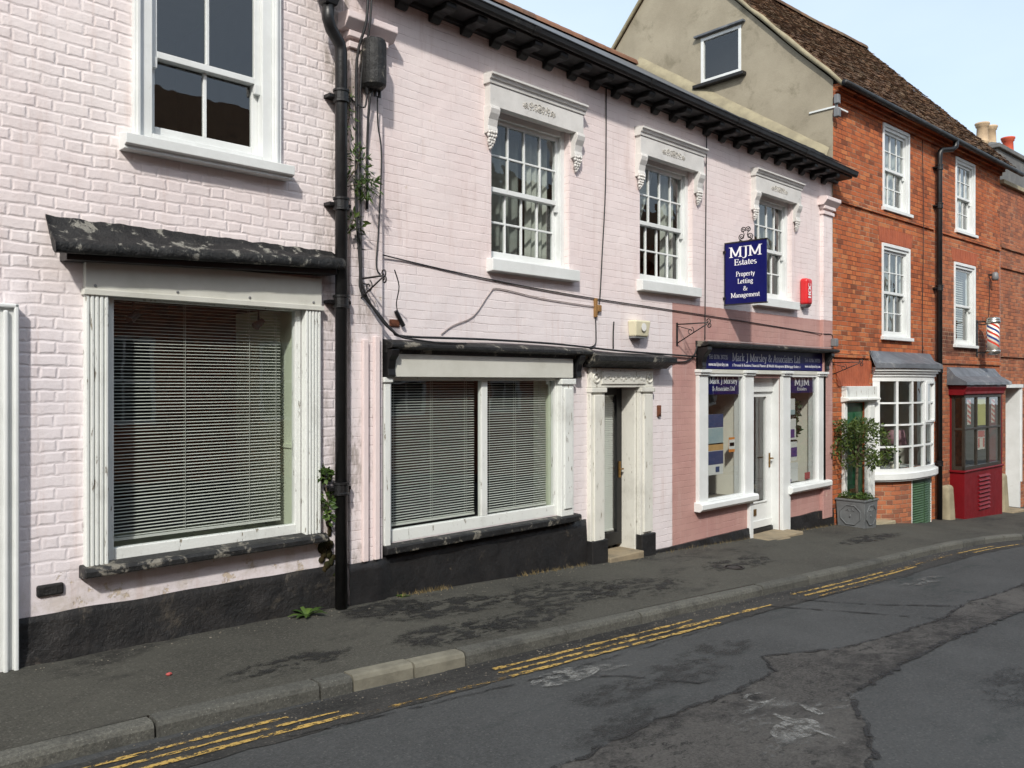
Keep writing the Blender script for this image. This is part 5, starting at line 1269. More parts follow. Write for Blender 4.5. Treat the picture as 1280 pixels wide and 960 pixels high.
# cable box
t = thing('cable_terminal', 'ribbed black cable terminal box fixed high on the pink pilaster', 'terminal box', FA, (3.93, -.06, 3.98))
m = MB(); m.lathe((3.93, -.125, 4.0), [(.07, 0), (.095, .03), (.098, .06), (.098, .36), (.09, .385), (.05, .395)], 20); m.box(3.845, 4.015, -.11, -.055, 4.01, 4.37); m.build('cover', MT['blackold'], t, bevel=.006)
m = MB()
for k in range(4): m.lathe((3.87 + k * .04, -.115, 3.95), [(.012, 0), (.014, .06)], 8)
m.build('glands', MT['black'], t)
def cable(label, pts, r=.009, mat='cable', F=FA, sm=4, name='cable'):
    P = [Vector(p) for p in pts]; out = []
    for i in range(len(P) - 1):
        p0, p1, p2, p3 = P[max(i - 1, 0)], P[i], P[i + 1], P[min(i + 2, len(P) - 1)]
        for k in range(sm):
            u = k / sm
            out.append(.5 * ((2 * p1) + (p2 - p0) * u + (2 * p0 - 5 * p1 + 4 * p2 - p3) * u * u + (3 * p1 - p0 - 3 * p2 + p3) * u ** 3))
    out.append(P[-1])
    m = MB(F); m.tube(out, r, 6)
    return tag(m.build(name, MT[mat], None, smooth=True, origin=tuple(P[-1])), label, 'cable')
cable('thick black cable down the pilaster left edge and along the first shop hood', [(3.83, -.19, 4.86), (3.82, -.18, 4.5), (3.785, -.10, 4.2), (3.80, -.075, 3.6), (3.79, -.08, 3.1), (3.83, -.08, 2.6), (3.84, -.08, 2.4), (3.98, -.085, 2.25), (4.14, -.09, 2.1), (4.3, -.06, 2.06), (5.2, -.035, 2.07), (6.2, -.03, 2.06), (7.2, -.03, 2.02), (8.2, -.025, 2.0), (8.72, -.03, 1.99)], .011)
cable('black cable curling from the pilaster down onto the hood over the wide two-pane shop window', [(3.86, -.19, 4.86), (3.855, -.18, 4.5), (3.835, -.09, 4.1), (3.835, -.075, 3.7), (3.83, -.09, 2.7), (3.85, -.095, 2.42), (4.02, -.1, 2.18), (4.2, -.1, 2.06), (4.35, -.11, 2.035), (4.6, -.14, 2.015), (4.9, -.13, 2.02)], .009)
cable('thin black cable dropping from the terminal box down the pilaster', [(3.90, -.12, 3.96), (3.895, -.1, 3.8), (3.91, -.06, 3.5), (3.91, -.06, 3.06)], .010)
cable('thin grey cable looping from the terminal box to the pilaster edge', [(3.97, -.115, 3.96), (4.0, -.08, 3.75), (4.05, -.06, 3.5), (4.02, -.06, 2.9), (4.0, -.06, 2.62), (4.04, -.06, 2.55)], .006)
cable('thin black cable curving left from the terminal box to the pilaster corner', [(3.87, -.115, 3.95), (3.86, -.1, 3.85), (3.8, -.07, 3.87), (3.74, -.06, 3.92)], .007)
cable('long thin black cable strung level across the pink wall under the window sills', [(3.82, -.055, 2.74), (4.3, -.012, 2.70), (5.2, -.012, 2.63), (6.5, -.012, 2.565), (8.2, -.012, 2.52), (10, -.012, 2.47), (11.9, -.012, 2.41), (12.1, -.055, 2.40), (12.36, -.055, 2.40), (12.40, -.055, 2.30)], .006)
cable('black cable dropping from the eaves between the left and middle corniced windows', [(7.0, -.012, 4.80), (6.99, -.012, 3.8), (6.93, -.012, 3.0), (6.90, -.012, 2.62), (6.88, -.012, 2.50)], .007)
cable('black cable dropping from the eaves between the middle corniced window and the hanging sign', [(8.96, -.012, 4.76), (8.945, -.012, 3.9), (8.93, -.012, 3.0), (8.925, -.012, 2.5), (8.92, -.012, 2.2)], .007)
cable('pale wire curving over the pink wall above the two-pane shop window', [(4.72, -.012, 2.1), (4.85, -.012, 2.18), (5.1, -.012, 2.28), (5.3, -.012, 2.5), (5.42, -.012, 2.55), (6.0, -.012, 2.5), (6.85, -.012, 2.47)], .005, 'wirew')
cable('short black cable rising from the hood to the yellowed junction box', [(6.82, -.012, 2.42), (6.83, -.012, 2.2), (6.82, -.012, 2.08), (6.72, -.02, 2.045)], .007)
cable('short upright black cable end left of the cream alarm box', [(7.13, -.012, 2.33), (7.12, -.012, 2.2), (7.12, -.012, 2.04)], .008)
cable('black cable sagging from the peeling door hood to the blue sign hood', [(8.0, -.10, 1.92), (8.25, -.02, 1.92), (8.5, -.02, 1.93), (8.66, -.02, 2.0), (8.72, -.03, 2.12)], .009)
cable('thin grey wire along the top of the blue sign hood', [(8.75, -.16, 2.178), (9.6, -.16, 2.184), (10.6, -.16, 2.180), (11.6, -.16, 2.184), (12.3, -.1, 2.2)], .006, 'wirew')
cable('thin slack cable hanging from the iron bracket to a black cable joint', [(4.0, -.30, 2.56), (4.12, -.2, 2.45), (4.2, -.06, 2.33), (4.25, -.02, 2.23)], .005)
m = MB(); m.tube([(4.22, -.025, 2.27), (4.30, -.025, 2.15)], .018, 8); tag(m.build('cable_joint', MT['black'], None, origin=(4.26, -.02, 2.15)), 'stubby black cable joint hanging above the corner of the shop hood', 'cable joint')
m = MB(); m.box(6.84, 6.90, -.035, .0, 2.42, 2.49); m.box(6.80, 6.84, -.03, 0, 2.36, 2.56); tag(m.build('junction_box', MT['wood'], None, bevel=.006, origin=(6.86, 0, 2.42)), 'small yellowed junction box on the pink wall above the shop door hood', 'junction box')
# alarms and small boxes
t = thing('alarm_box', 'cream alarm box on the pink wall beside the paint line', 'alarm', FA, (7.52, 0, 2.17))
m = MB(); m.hexa([(7.40, -.10, 2.18), (7.64, -.10, 2.18), (7.64, .0, 2.18), (7.40, 0, 2.18)], [(7.38, -.12, 2.36), (7.66, -.12, 2.36), (7.66, 0, 2.36), (7.38, 0, 2.36)]); m.build('cover', MT['creambox'], t, bevel=.02, seg=3)
m = MB(); m.lathe((7.52, -.121, 2.285), [(.045, 0), (.045, -.003)], 14, 'y'); m.build('badge', MT['paper'], t)
m = MB(); m.box(7.41, 7.63, -.09, 0, 2.165, 2.182); m.build('base_plate', MT['greybox'], t)
t = thing('alarm_box', 'tall red alarm bell box on the pink wall beside the brick house', 'alarm', FA, (11.5, 0, 2.75))
m = MB(); m.box(11.42, 11.60, -.12, 0, 2.79, 3.17); m.build('cover', MT['redbox'], t, bevel=.04, seg=4)
m = MB(); lettering(m, 'HOC', (11.535, -.1215, 2.99), (0, 0, 1), (-1, 0, 0), (0, -1, 0), .085, .22, 'c', .2, .12); m.build('lettering', MT['letter'], t, normals=False)
m = MB(); m.hexa([(11.45, -.08, 2.755), (11.57, -.08, 2.755), (11.57, 0, 2.755), (11.45, 0, 2.755)], [(11.43, -.11, 2.795), (11.59, -.11, 2.795), (11.59, 0, 2.795), (11.43, 0, 2.795)]); m.build('strobe', MT['greybox'], t, bevel=.01)
m = MB(); m.box(12.33, 12.43, -.13, -.05, 2.22, 2.34); tag(m.build('junction_box', MT['greybox'], None, bevel=.012, origin=(12.4, -.05, 2.22)), 'little grey junction box at the corner where pink wall meets brick', 'junction box')
m = MB(); m.box(7.93, 7.98, -.03, .0, 1.29, 1.42); m.box(7.92, 7.965, -.04, -.029, 1.31, 1.4); tag(m.build('hinge_plate', MT['rust'], None, bevel=.006, origin=(7.95, 0, 1.29)), 'rusty iron plate left on the pale wall right of the peeling door', 'plate')
m = MB(); m.box(4.17, 4.27, -.014, .0, 2.14, 2.20); tag(m.build('exposed_brick', MT['rust'], None, bevel=.006, origin=(4.2, 0, 2.14)), 'bare red brick end above the left corner of the two-pane shop hood', 'brick')
# wrought iron brackets
def iron_bracket(label, F, x, z, out, h, flip=False):
    t = thing('hanging_bracket', label, 'bracket', F, (x, 0, z), 0, 'wrought iron hanging brackets')
    m = MB(F); m.box(x - .012, x + .012, -.012, .0, z - h, z + .02); m.build('wall_plate', MT['iron'], t)
    m = MB(F)
    m.tube([(x, -.01, z), (x, -out, z)], .008, 6); m.tube([(x, -.01, z - h + .03), (x, -out * .55, z - h * .42), (x, -out + .01, z - .015)], .007, 6)
    m.tube(scroll((x, -out - .005, z + .02), .035, (0, -1, 0), (0, 0, 1), 1.1, -1.6), .006, 6); m.tube(scroll((x, -out * .45, z - h * .35), .05, (0, -1, 0), (0, 0, 1), 1.2, 1.2, -1), .005, 6)
    m.tube(scroll((x, -out - .015, z - .035), .03, (0, -1, 0), (0, 0, 1), 1.1, 1.4, -1), .006, 6); m.tube([(x, -.01, z - .02), (x, -out * .5, z - h * .3)], .005, 6)
    m.build('arm', MT['iron'], t, smooth=True)
    return t
iron_bracket('scrolled iron hanging bracket on the darker pink wall beside the blue signboard', FA, 8.33, 2.36, .42, .25)
iron_bracket('scrolled iron bracket on the pilaster by the left drainpipe, tangled in cables', FA, 3.86, 2.5, .34, .2)
iron_bracket('spindly iron bracket at the corner between blue signboard and brick house', FA, 12.44, 1.98, .45, .22)
# hanging sign
t = thing('hanging_sign', 'navy hanging sign board with white lettering and an iron scroll on top', 'sign', FA, (9.37, 0, 2.65))
m = MB(); m.box(9.358, 9.382, -.59, -.03, 2.655, 3.42); bd = m.build('board', MT['sign'], t, bevel=.003)
m = MB()
for sx, ex in ((9.3575, (0, -1, 0)), (9.3825, (0, 1, 0))):
    en = (-1, 0, 0) if sx < 9.37 else (1, 0, 0)
    c = -.31
    for txt, z, h, wd in (('MJM', 3.24, .125, .44), ('Estates', 3.135, .075, .31), ('Property', 2.995, .06, .26), ('Letting', 2.905, .06, .215), ('&', 2.815, .055, .06), ('Management', 2.735, .058, .395)):
        m = MB(); lettering(m, txt, (sx, c, z), ex, (0, 0, 1), en, h, wd, 'c', .135, .06); m.build('lettering', MT['letter'], bd, normals=False)
m = MB(); m.box(9.352, 9.388, -.0295, -.022, 2.645, 3.43); m.box(9.352, 9.388, -.598, -.022, 2.645, 2.66); m.box(9.352, 9.388, -.598, -.022, 3.415, 3.43); m.box(9.352, 9.388, -.04, .0, 3.30, 3.33); m.box(9.352, 9.388, -.04, .0, 2.72, 2.75)
m.build('iron_frame', MT['iron'], t)
m = MB()
for s_ in (-1, 1):
    m.tube(scroll((9.37, -.31 + s_ * .055, 3.48), .045, (0, s_, 0), (0, 0, 1), 1.5, -1.7), .006, 6); m.tube(scroll((9.37, -.31 + s_ * .035, 3.565), .04, (0, s_, 0), (0, 0, 1), 1.4, 3.6, -1), .006, 6)
    m.tube([(9.37, -.31 + s_ * .09, 3.43), (9.37, -.31 + s_ * .02, 3.5), (9.37, -.31 + s_ * .05, 3.59)], .006, 6)
m.build('scroll_crest', MT['iron'], t, smooth=True)
# fascia signboard
t = thing('signboard', 'long navy shop signboard with silver lettering under the black hood', 'sign', FA, (10.45, -.02, 1.85))
m = MB(); m.box(8.90, 12.12, -.03, -.014, 1.85, 2.105); bd = m.build('board', MT['sign'], t)
m = MB(); y = -.0305
def ft(mt, txt, xc, z, h, wd):
    m = MB(); lettering(m, txt, (xc, y, z), (1, 0, 0), (0, 0, 1), (0, -1, 0), h, wd, 'c', .15, .07); m.build('lettering', MT[mt], bd, normals=False)
ft('letterg', 'Mark J Morsley & Associates Ltd', 10.46, 1.955, .10, 1.86); ft('letterg', 'Tel: 01206 392235', 9.2, 1.97, .055, .44); ft('letterg', 'Tel: 01206 392235', 11.78, 1.975, .05, .5)
ft('letter', '( Personal & Business Financial Planners || Wealth Management || Mortgage Brokers )', 10.46, 1.885, .036, 1.86); ft('letter', 'www.markjmorsley.com', 9.2, 1.885, .045, .46); ft('letter', 'www.markjmorsley.com', 11.78, 1.895, .04, .5)
def winsign(x0, x1, z0, z1, lines, lab):
    t = thing('window_sign', lab, 'sign', FA, ((x0 + x1) / 2, .024, z0))
    m = MB(); m.box(x0, x1, .012, .024, z0, z1); bd = m.build('board', MT['sign'], t)
    for txt, z, h, wd in lines:
        m = MB(); lettering(m, txt, ((x0 + x1) / 2, .0115, z), (1, 0, 0), (0, 0, 1), (0, -1, 0), h, wd, 'c', .15, .07); m.build('lettering', MT['letter'], bd, normals=False)
winsign(9.015, 9.77, 1.53, 1.775, [('Mark J Morsley', 1.665, .078, .66), ('& Associates Ltd', 1.575, .058, .54)], 'navy sign of two lettered lines inside the shop window left of the white door')
winsign(11.15, 11.90, 1.53, 1.775, [('MJM', 1.64, .10, .46), ('Estates', 1.565, .05, .30)], 'navy sign with three large initials inside the shop window right of the white door')
# things inside the estate agents' windows
def sheet(name, lab, cat, F, x0, x1, y, z0, z1, mat, blocks=(), group=None):
    t = thing(name, lab, cat, F, ((x0 + x1) / 2, y, z0), 0, group)
    m = MB(F); m.box(x0, x1, y, y + .004, z0, z1); b = m.build('sheet', MT[mat], t)
    for i, (a, b_, c, d, mt) in enumerate(blocks):
        m = MB(F); m.box(x0 + (x1 - x0) * a, x0 + (x1 - x0) * b_, y - .002, y - .0005, z0 + (z1 - z0) * c, z0 + (z1 - z0) * d); m.build('print_panel', MT[mt], t)
    return t
sheet('poster', 'tall poster with navy and beach panels in the window left of the white door', 'poster', FA, 9.10, 9.46, .06, .52, 1.28, 'paper', [(0, 1, .78, 1, 'pblue'), (0, 1, .5, .77, 'psky'), (0, 1, .40, .52, 'psand'), (0, 1, .17, .39, 'pblue'), (.5, .75, .04, .13, 'pblue')])
sheet('hanging_card', 'white card with orange edge hung in the window left of the white door', 'card', FA, 9.62, 9.76, .07, .78, .97, 'porange', [(.0, 1, .2, .85, 'paper'), (.1, .9, .4, .65, 'psky')])
for k, (z0, z1, bl) in enumerate(((1.22, 1.45, [(0, 1, 0, .3, 'psky')]), (.86, 1.16, [(.0, .8, .1, .5, 'pviolet')]), (.56, .83, [(.3, 1, .2, .7, 'pviolet')]), (.26, .53, [(.1, .3, .0, .15, 'pviolet')]))):
    sheet('leaflet', ['top leaflet with a teal foot', 'violet photo leaflet, second from the top,', 'leaflet with a diagonal violet picture', 'bottom plain white leaflet'][k] + ' stacked at the left of the right-hand agency window', 'leaflet', FA, 11.21, 11.21 + .2 + .03 * k, .06, z0, z1, 'paper', bl, 'leaflets in the right agency window')
sheet('sticker', 'small coral sticker low in the corner of the right agency window', 'sticker', FA, 11.72, 11.88, .06, .26, .36, 'pred')
t = thing('hanging_plant', 'dark leafy plant hanging inside the right agency window', 'plant', FA, (11.5, .16, .9))
m = MB(); leaves(m, [((11.52, .18, 1.3), (.12, .08, .12)), ((11.55, .18, 1.08), (.14, .08, .12)), ((11.52, .18, .95), (.1, .07, .1))], 44, .12, 1.6, .6); m.build('foliage', MT['leaf3'], t, normals=False)
m = MB(); m.tube([(11.52, .18, 1.76), (11.53, .18, 1.3), (11.55, .18, .95)], .008, 6); m.build('stem', MT['bark'], t)
for (x0, lab) in ((9.80, 'white side panel in the left agency window'),):
    pass
for xa in (9.84, 11.97):
    m = MB(); m.box(xa, xa + .03, .11, 1.1, -.3, 2.0); m.build('display_cheek', MT['pale_room'], hm)
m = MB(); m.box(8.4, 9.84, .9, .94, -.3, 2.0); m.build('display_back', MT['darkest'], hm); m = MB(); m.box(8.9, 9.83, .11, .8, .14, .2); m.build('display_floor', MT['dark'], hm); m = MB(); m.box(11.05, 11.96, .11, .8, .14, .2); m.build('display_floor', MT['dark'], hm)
# blinds in the two plain shopfronts and the door, and spot lamps
blind('venetian_blind', 'open white venetian blind in the wide single shop window under the ragged hood', FA, 2.0, 3.27, .17, .64, 2.24, cords=(.03, .42, .80, .97))
blind('venetian_blind', 'white venetian blind in the left pane of the two-pane shop window', FA, 4.2, 5.2, .10, .48, 1.70, cords=(.08, .5, .9))
blind('venetian_blind', 'white venetian blind in the right pane of the two-pane shop window', FA, 5.3, 6.17, .10, .47, 1.70, cords=(.1, .5, .9))
blind('venetian_blind', 'closed greenish blind behind the glass of the peeling shop door', FA, 7.01, 7.42, .235, .04, 1.53, pitch=.02, tilt=48, cords=(.5,))
for x, lab in ((2.16, 'small dark spot lamp under the shop window ceiling, near the fluted left post'), (3.06, 'small dark spot lamp under the shop window ceiling, near the pale inner cheek')):
    t = thing('spot_lamp', lab, 'lamp', FA, (x, .1, 2.15), 0, 'spot lamps in the left shop window')
    m = MB(); m.tube([(x, .105, 2.225), (x, .105, 2.14)], .008, 6); m.build('stem', MT['iron'], t)
    m = MB(); m.tube([(x + .035, .11, 2.14), (x - .03, .095, 2.09)], [.02, .032], 10); m.build('lamp_head', MT['iron'], t)
# barber pole
t = thing('barber_pole', 'striped barber pole with chrome caps on a wall bracket', 'barber pole', FR, (5.94, 0, 2.3))
px, py = 5.94, -.30
m = MB(FR); m.lathe((px, py, 2.32), [(.115, 0), (.115, .52)], 24); m.build('cylinder', MT['stripew'], t, smooth=True)
for c0, mt in ((0, 'striper'), (.09, 'stripeb'), (.18, 'striper'), (.27, 'striper'), (.36, 'stripeb'), (-.09, 'stripeb'), (-.18, 'striper')):
    m = MB(FR); n_ = 20; V = []
    for i in range(n_ + 1):
        a = math.pi * 2 * i / n_ ; z = c0 + .42 * i / n_ - .05
        za, zb = max(0.0, min(.52, z)), max(0.0, min(.52, z + .045))
        V.append((m.v((px + .1165 * math.cos(-a + 2.4), py + .1165 * math.sin(-a + 2.4), 2.32 + za)), m.v((px + .1165 * math.cos(-a + 2.4), py + .1165 * math.sin(-a + 2.4), 2.32 + zb))))
    for A, B in zip(V, V[1:]):
        if (A[1].co.z - A[0].co.z) > .002 or (B[1].co.z - B[0].co.z) > .002: m.bm.faces.new([A[0], B[0], B[1], A[1]])
    m.build('stripe', MT[mt], t, smooth=True)
m = MB(FR); m.lathe((px, py, 2.84), [(.12, 0), (.135, .01), (.135, .045), (.125, .055), (.13, .075), (.12, .11), (.06, .13)], 24); m.build('top_cap', MT['chrome'], t, smooth=True)
m = MB(FR); m.lathe((px, py, 2.24), [(.05, -.02), (.11, 0), (.135, .03), (.135, .07), (.12, .082)], 24); m.build('bottom_cap', MT['chrome'], t, smooth=True)
m = MB(FR); m.box(px - .03, px + .03, -.02, 0, 2.2, 2.92).box(px - .015, px + .015, py + .1, -.01, 2.26, 2.29).box(px - .015, px + .015, py + .1, -.01, 2.87, 2.90); m.build('wall_bracket', MT['iron'], t)
t = thing('floodlight', 'small grey floodlight above and right of the plain sash window', 'lamp', FR, (6.62, 0, 3.75)); m = MB(FR); m.box(6.60, 6.64, -.12, 0, 3.86, 3.9); m.build('arm', MT['iron'], t); m = MB(FR); m.lathe((6.62, -.12, 3.76), [(.05, 0), (.07, .04), (.06, .14), (.03, .17)], 12); m.build('lamp_head', MT['greybox'], t, smooth=True)
cable('thin cable dropping from the floodlight to the barber pole bracket', [(6.62, -.012, 3.75), (6.62, -.012, 3.3), (6.5, -.012, 2.9), (5.97, -.014, 2.86)], .006, 'cable', FR)
cable('thin black cable dropping down the brick beside the four-row sash windows', [(3.3, -.012, 6.0), (3.3, -.035, 4.5), (3.3, -.012, 3), (3.31, -.012, 2.2)], .006, 'cable', FR)
t = thing('insulator_bracket', 'grey insulator clamp on a white arm at the gable corner', 'insulator', FR, (0, -.05, 5.72))
m = MB(FR); m.box(-.02, .38, -.07, -.05, 5.85, 5.875).box(-.025, -.006, -.05, .36, 5.85, 5.875); m.build('arm', MT['white'], t)
m = MB(FR); m.box(-.055, .035, -.13, -.05, 5.70, 5.83).box(-.05, .03, -.125, -.05, 5.90, 6.04).box(-.02, .0, -.10, -.05, 5.82, 5.91); m.build('insulator', MT['greybox'], t, bevel=.012)
# ================================================================== PLANTS
def sprig(label, name, spots, n, size, mat, stems, F=FA, st=3.4, base=(0, 0, 0), droop=.2):
    t = thing(name, label, 'plant', F, base)
    m = MB(F); leaves(m, spots, n, size, st, droop); m.build('foliage', MT[mat], t, normals=False)
    m = MB(F)
    for s_ in stems: m.tube(s_, .004, 5)
    m.build('stem', MT['bark'], t)
    return t
sprig('largest green weed clump growing out behind the left drainpipe, among the cables', 'wall_weed', [((3.78, -.12, 3.35), (.10, .08, .20)), ((3.86, -.14, 3.22), (.09, .08, .10))], 120, .07, 'leaf2', [[(3.70, -.03, 3.2), (3.78, -.1, 3.35), (3.80, -.12, 3.5)], [(3.70, -.03, 3.2), (3.85, -.13, 3.25)]], base=(3.7, -.02, 3.2), st=4.6, droop=.5)
sprig('sparse green weed high behind the left drainpipe, level with the terminal box', 'wall_weed', [((3.73, -.09, 3.75), (.05, .05, .25))], 60, .055, 'leaf2', [[(3.70, -.03, 3.5), (3.73, -.08, 3.75), (3.73, -.09, 3.98)]], base=(3.7, -.02, 3.5), st=4.2)
sprig('small dark weed tuft behind the drainpipe just above the hood level', 'wall_weed', [((3.76, -.10, 2.93), (.07, .06, .12))], 40, .07, 'leaf', [[(3.70, -.03, 2.8), (3.76, -.1, 2.95)]], base=(3.7, -.02, 2.8), st=2.2)
sprig('leafy green weed clinging to mossy broken brick low beside the drainpipe', 'wall_weed', [((3.55, -.07, .72), (.05, .04, .12)), ((3.52, -.06, .98), (.05, .03, .05))], 55, .055, 'leaf2', [[(3.58, -.01, .5), (3.55, -.06, .75), (3.52, -.05, 1.0)]], base=(3.57, -.01, .5), st=1.7)
m = MB()
for _ in range(26): m.blob((3.57 + rnd.gauss(0, .028), -.006, .42 + rnd.gauss(0, .10)), rnd.uniform(.015, .035), .016, rnd.uniform(.02, .05), 6)
tag(m.build('moss_clump', MT['moss'], None, smooth=True, origin=(3.57, 0, .42)), 'dark moss on the broken brickwork between shop sill and drainpipe', 'moss')
m = MB()
for _ in range(8): m.blob((3.56 + rnd.gauss(0, .03), -.004, .98 + rnd.gauss(0, .025)), rnd.uniform(.015, .035), .014, rnd.uniform(.012, .025), 6)
tag(m.build('moss_clump', MT['moss'], None, smooth=True, origin=(3.56, 0, .95)), 'small moss patch higher up beside the drainpipe, level with the pipe collar', 'moss')
def rosette(label, F, c, n, ln, w, mat='leaf2'):
    t = thing('pavement_weed', label, 'plant', F, c)
    m = MB(F)
    for k in range(n):
        a = k * 2 * math.pi / n + rnd.uniform(-.3, .3); l_ = ln * rnd.uniform(.6, 1.1); lift = rnd.uniform(.5, 1.2)
        d = Vector((math.cos(a), math.sin(a), 0)); s_ = Vector((-math.sin(a), math.cos(a), 0)); c_ = Vector(c)
        prev = None
        for i in range(6):
            f = i / 5; p = c_ + d * l_ * f + Vector((0, 0, l_ * lift * (f - .75 * f * f)))
            ww = w * (.25 + math.sin(f * math.pi) * (1 if i % 2 else .55)); cur = (m.v(p + s_ * ww / 2), m.v(p - s_ * ww / 2))
            if prev: m.bm.faces.new([prev[0], cur[0], cur[1], prev[1]])
            prev = cur
    m.build('leaves', MT[mat], t, normals=False)
rosette('spiky green weed growing at the foot of the black plinth left of the drainpipe', FA, (3.33, -.11, gz0(3.33)), 11, .17, .04)
rosette('tiny green weed at the foot of the black wall right of the drainpipe', FA, (4.25, -.07, gz0(4.2) - .005), 8, .07, .025)
m = MB()
for _ in range(420):
    x = rnd.choice([rnd.uniform(7.8, 9.95), rnd.uniform(11.0, 12.45), rnd.uniform(5.6, 6.7), rnd.uniform(4.2, 4.8)]); y = -.055 - abs(rnd.gauss(0, .025)); z = pave_z(x, y); h = rnd.uniform(.015, .05); a = rnd.uniform(0, 6.3)
    m.poly([(x - .004, y, z), (x + .004, y, z), (x + .02 * math.cos(a), y + .02 * math.sin(a), z + h)])
o = m.build('dry_grass', MT['straw'], None, normals=False); o['kind'] = 'stuff'
# grit and litter along the wall foot and gutter
m = MB()
for _ in range(700):
    x = rnd.uniform(1.5, 13)
    if rnd.random() < .5: y = -.08 - abs(rnd.gauss(0, .10)); z = pave_z(x, y) + .006 * noise.noise((x * .8, y * 2, 0))
    else:
        y = ky(x) - .03 - abs(rnd.gauss(0, .10)); z = road_z(x, y) + .008 * noise.noise((x * .5, y * 1.1, 3)) + .004
    s_ = rnd.uniform(.0015, .0042) * (1.5 if rnd.random() < .06 else 1); m.box(x - s_, x + s_, y - s_, y + s_, z, z + s_)
o = m.build('grit', plain('pale_grit', S(128, 122, 110), S(90, 86, 78), 30, .9, 0), None, normals=False); o['kind'] = 'stuff'
m = MB(); m.blob((2.05, -.72, pave_z(2.05, -.72) + .008), .02, .012, .01, 6); tag(m.build('litter', MT['pred'], None, origin=(2.05, -.72, pave_z(2.05, -.72))), 'scrap of red litter on the pavement below the wide single shop window', 'litter')
# bay tree in a lead planter
X0, Y0, B_ = 12.55, -.475, .45; zg = pave_z(12.8, -.25) - .02
PF = Matrix.Translation((X0, Y0, 0)) @ Matrix.Rotation(R(-2.0), 4, 'Z')
t = thing('planter', 'square grey lead planter with raised octagon panels holding the bay tree', 'planter', PF, (B_ / 2, B_ / 2, zg))
m = MB(PF); zt = zg + .45; e = .02
m.hexa([(e, e, zg), (B_ - e, e, zg), (B_ - e, B_ - e, zg), (e, B_ - e, zg)], [(0, 0, zt), (B_, 0, zt), (B_, B_, zt), (0, B_, zt)]); m.box(-.012, B_ + .012, -.012, B_ + .012, zt - .03, zt + .002)
m.build('box', MT['planter'], t, bevel=.008)
m = MB(PF)
for face in range(2):
    pts = []
    for k in range(8):
        a = math.pi / 8 + k * math.pi / 4; u, v = B_ / 2 + .165 * math.cos(a), zg + .215 + .155 * math.sin(a)
        pts.append((u, -.003 + .012 * (1 - (v - zg) / .45), v) if face == 0 else (-.003 + .014 * (1 - (v - zg) / .45), u, v))
    m.tube(pts, .008, 6, True)
    for s_ in (-1, 1):
        q = lambda u, v: (B_ / 2 + u, .003, zg + v) if face == 0 else (.004, B_ / 2 + u, zg + v)
        m.tube([q(s_ * .06, .28), q(s_ * .03, .30), q(s_ * .02, .27)], .008, 5)
    m.blob((B_ / 2, .006, zg + .2) if face == 0 else (.006, B_ / 2, zg + .2), .02, .012, .02)
m.build('raised_panel', MT['planter'], t)
m = MB(PF); m.box(.015, B_ - .015, .015, B_ - .015, zt - .0, zt + .008); m.build('soil', MT['moss'], t)
t = thing('ground_cover', 'low straggly greenery spilling round the rim of the lead planter', 'plant', PF, (.2, .2, zt))
m = MB(PF); leaves(m, [((.05 + .35 * rnd.random(), .02 + .4 * rnd.random(), zt + .03), (.06, .06, .04)) for _ in range(22)], 26, .045, 2.4, .3); m.build('foliage', MT['leaf2'], t, normals=False)
tx, ty = B_ / 2 - .0, B_ / 2
t = thing('bay_tree', 'clipped bay tree with an uneven leafy crown growing in the lead planter', 'tree', PF, (tx, ty, zt))
m = MB(PF); zc = zt + .64
m.tube([(tx, ty, zt - .0), (tx - .01, ty, zt + .25), (tx + .02, ty + .0, zt + .5), (tx + .03, ty, zc + .2)], [.027, .022, .02, .012], 8)
tips = []
for k in range(26):
    a = rnd.uniform(0, 6.28); r_ = rnd.uniform(.18, .46); zz = zc + rnd.uniform(-.12, .5)
    p = Vector((tx + .03 + r_ * math.cos(a), ty + r_ * math.sin(a) * .9, zz)); s0 = Vector((tx + .02, ty, zt + .45 + .3 * rnd.random()))
    mid = (p + s0) / 2 + Vector((0, 0, -.03)); m.tube([s0, mid, p], [.010, .007, .003], 5); tips.append(p)
m.build('trunk', MT['bark'], t, smooth=True)
m = MB(PF); spots = [((p.x, p.y, p.z), (.10, .10, .10)) for p in tips]
for a, b, c, r_ in ((-.02, .0, .22, .26), (.05, -.02, .36, .22), (-.10, .1, .34, .22)): spots += [((tx + a, ty + b, zc + c), (r_, r_, r_))] * 4
spots += [((tx - .02, ty + .42, zc + .36), (.09, .1, .16)), ((tx - .02, ty + .36, zc + .15), (.08, .12, .16)), ((tx + .0, ty - .36, zc + .30), (.13, .12, .12)), ((tx + .1, ty - .44, zc + .12), (.14, .1, .14)), ((tx + .05, ty - .30, zc + .44), (.10, .09, .07))]
leaves(m, spots, 62, .062, 2.3, .1); m.build('crown', MT['leaf'], t, normals=False)
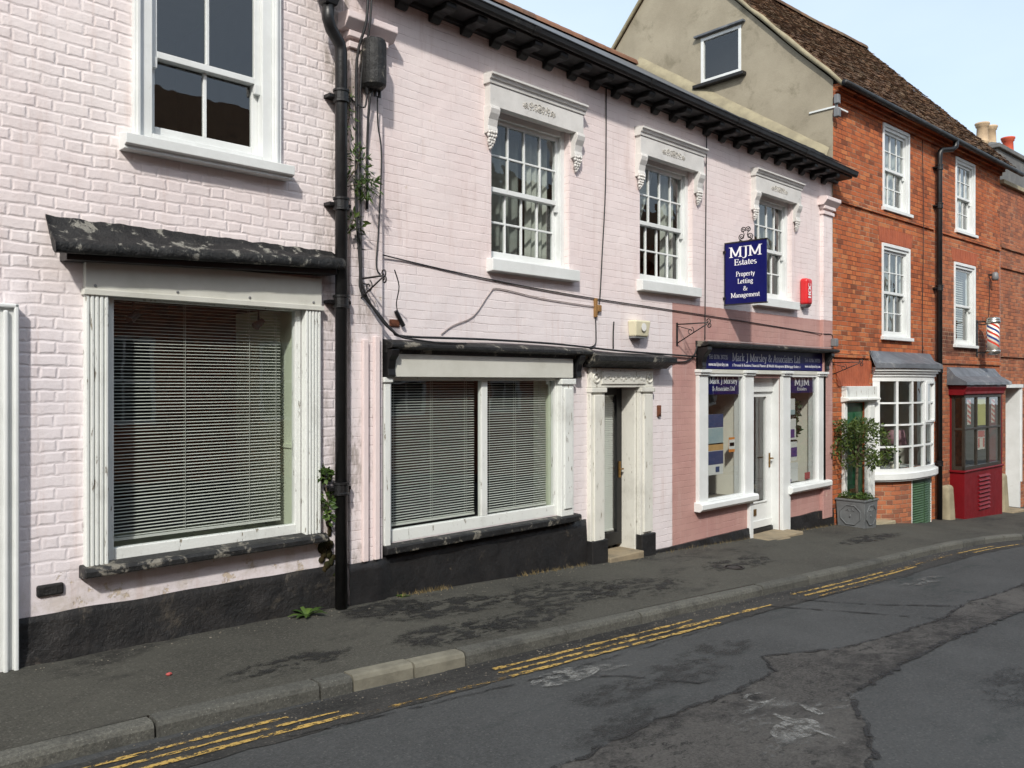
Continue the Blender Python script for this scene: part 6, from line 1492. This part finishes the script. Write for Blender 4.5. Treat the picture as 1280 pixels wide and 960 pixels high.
# ================================================================== LIGHT, SKY, CAMERA
sd = Vector((.67, .582, -.70)).normalized()
el = math.asin(-sd.z); rot = math.atan2(-sd.x, -sd.y)
wd = bpy.data.worlds.new('World'); SC.world = wd; wd.use_nodes = True
nt = wd.node_tree; nt.nodes.clear()
sk = nt.nodes.new('ShaderNodeTexSky'); sk.sky_type = 'NISHITA'; sk.sun_disc = False; sk.sun_elevation = el; sk.sun_rotation = rot; sk.air_density = 1.0; sk.dust_density = 2.5; sk.ozone_density = 1.0
bg = nt.nodes.new('ShaderNodeBackground'); bg.inputs[1].default_value = .15
tc = nt.nodes.new('ShaderNodeTexCoord'); mp = nt.nodes.new('ShaderNodeMapping'); mp.inputs['Scale'].default_value = (1, 1, 3)
nz_ = nt.nodes.new('ShaderNodeTexNoise'); nz_.inputs['Scale'].default_value = 1.6; nz_.inputs['Detail'].default_value = 6
mr = nt.nodes.new('ShaderNodeMapRange'); mr.inputs[1].default_value = .35; mr.inputs[2].default_value = .75; mr.inputs[3].default_value = .5; mr.inputs[4].default_value = .75
mx = nt.nodes.new('ShaderNodeMix'); mx.data_type = 'RGBA'; mx.inputs[7].default_value = (4.7, 5.4, 6.0, 1)   # thin high cloud
nt.links.new(tc.outputs['Generated'], mp.inputs[0]); nt.links.new(mp.outputs[0], nz_.inputs['Vector']); nt.links.new(nz_.outputs['Fac'], mr.inputs[0]); nt.links.new(mr.outputs[0], mx.inputs[0])
out = nt.nodes.new('ShaderNodeOutputWorld'); nt.links.new(sk.outputs[0], mx.inputs[6]); nt.links.new(mx.outputs[2], bg.inputs[0]); nt.links.new(bg.outputs[0], out.inputs[0])
sl = bpy.data.lights.new('sun', 'SUN'); sl.energy = 2.6; sl.angle = R(2.5); sl.color = (1, .955, .88)
so = bpy.data.objects.new('sun', sl); COL.objects.link(so); so.rotation_euler = sd.to_track_quat('-Z', 'Y').to_euler(); so.location = (-10, -10, 12)
cam = bpy.data.cameras.new('camera'); co = bpy.data.objects.new('camera', cam); COL.objects.link(co)
co.location = (0, -5.6, 1.68); co.rotation_euler = (R(90), 0, R(-45)); cam.sensor_width = 36; cam.lens = 1050 / 1280 * 36; cam.shift_y = -2 / 1280; cam.clip_start = .05; cam.clip_end = 1000
SC.camera = co
SC.view_settings.view_transform = 'Standard'; SC.view_settings.look = 'None'; SC.view_settings.gamma = 1; SC.view_settings.exposure = 0.53; SC.view_settings.use_curve_mapping = False
SC.cycles.max_bounces = 6; SC.cycles.transparent_max_bounces = 16; SC.cycles.caustics_reflective = False; SC.cycles.caustics_refractive = False
SC.cycles.use_denoising = True; SC.cycles.sample_clamp_indirect = 4
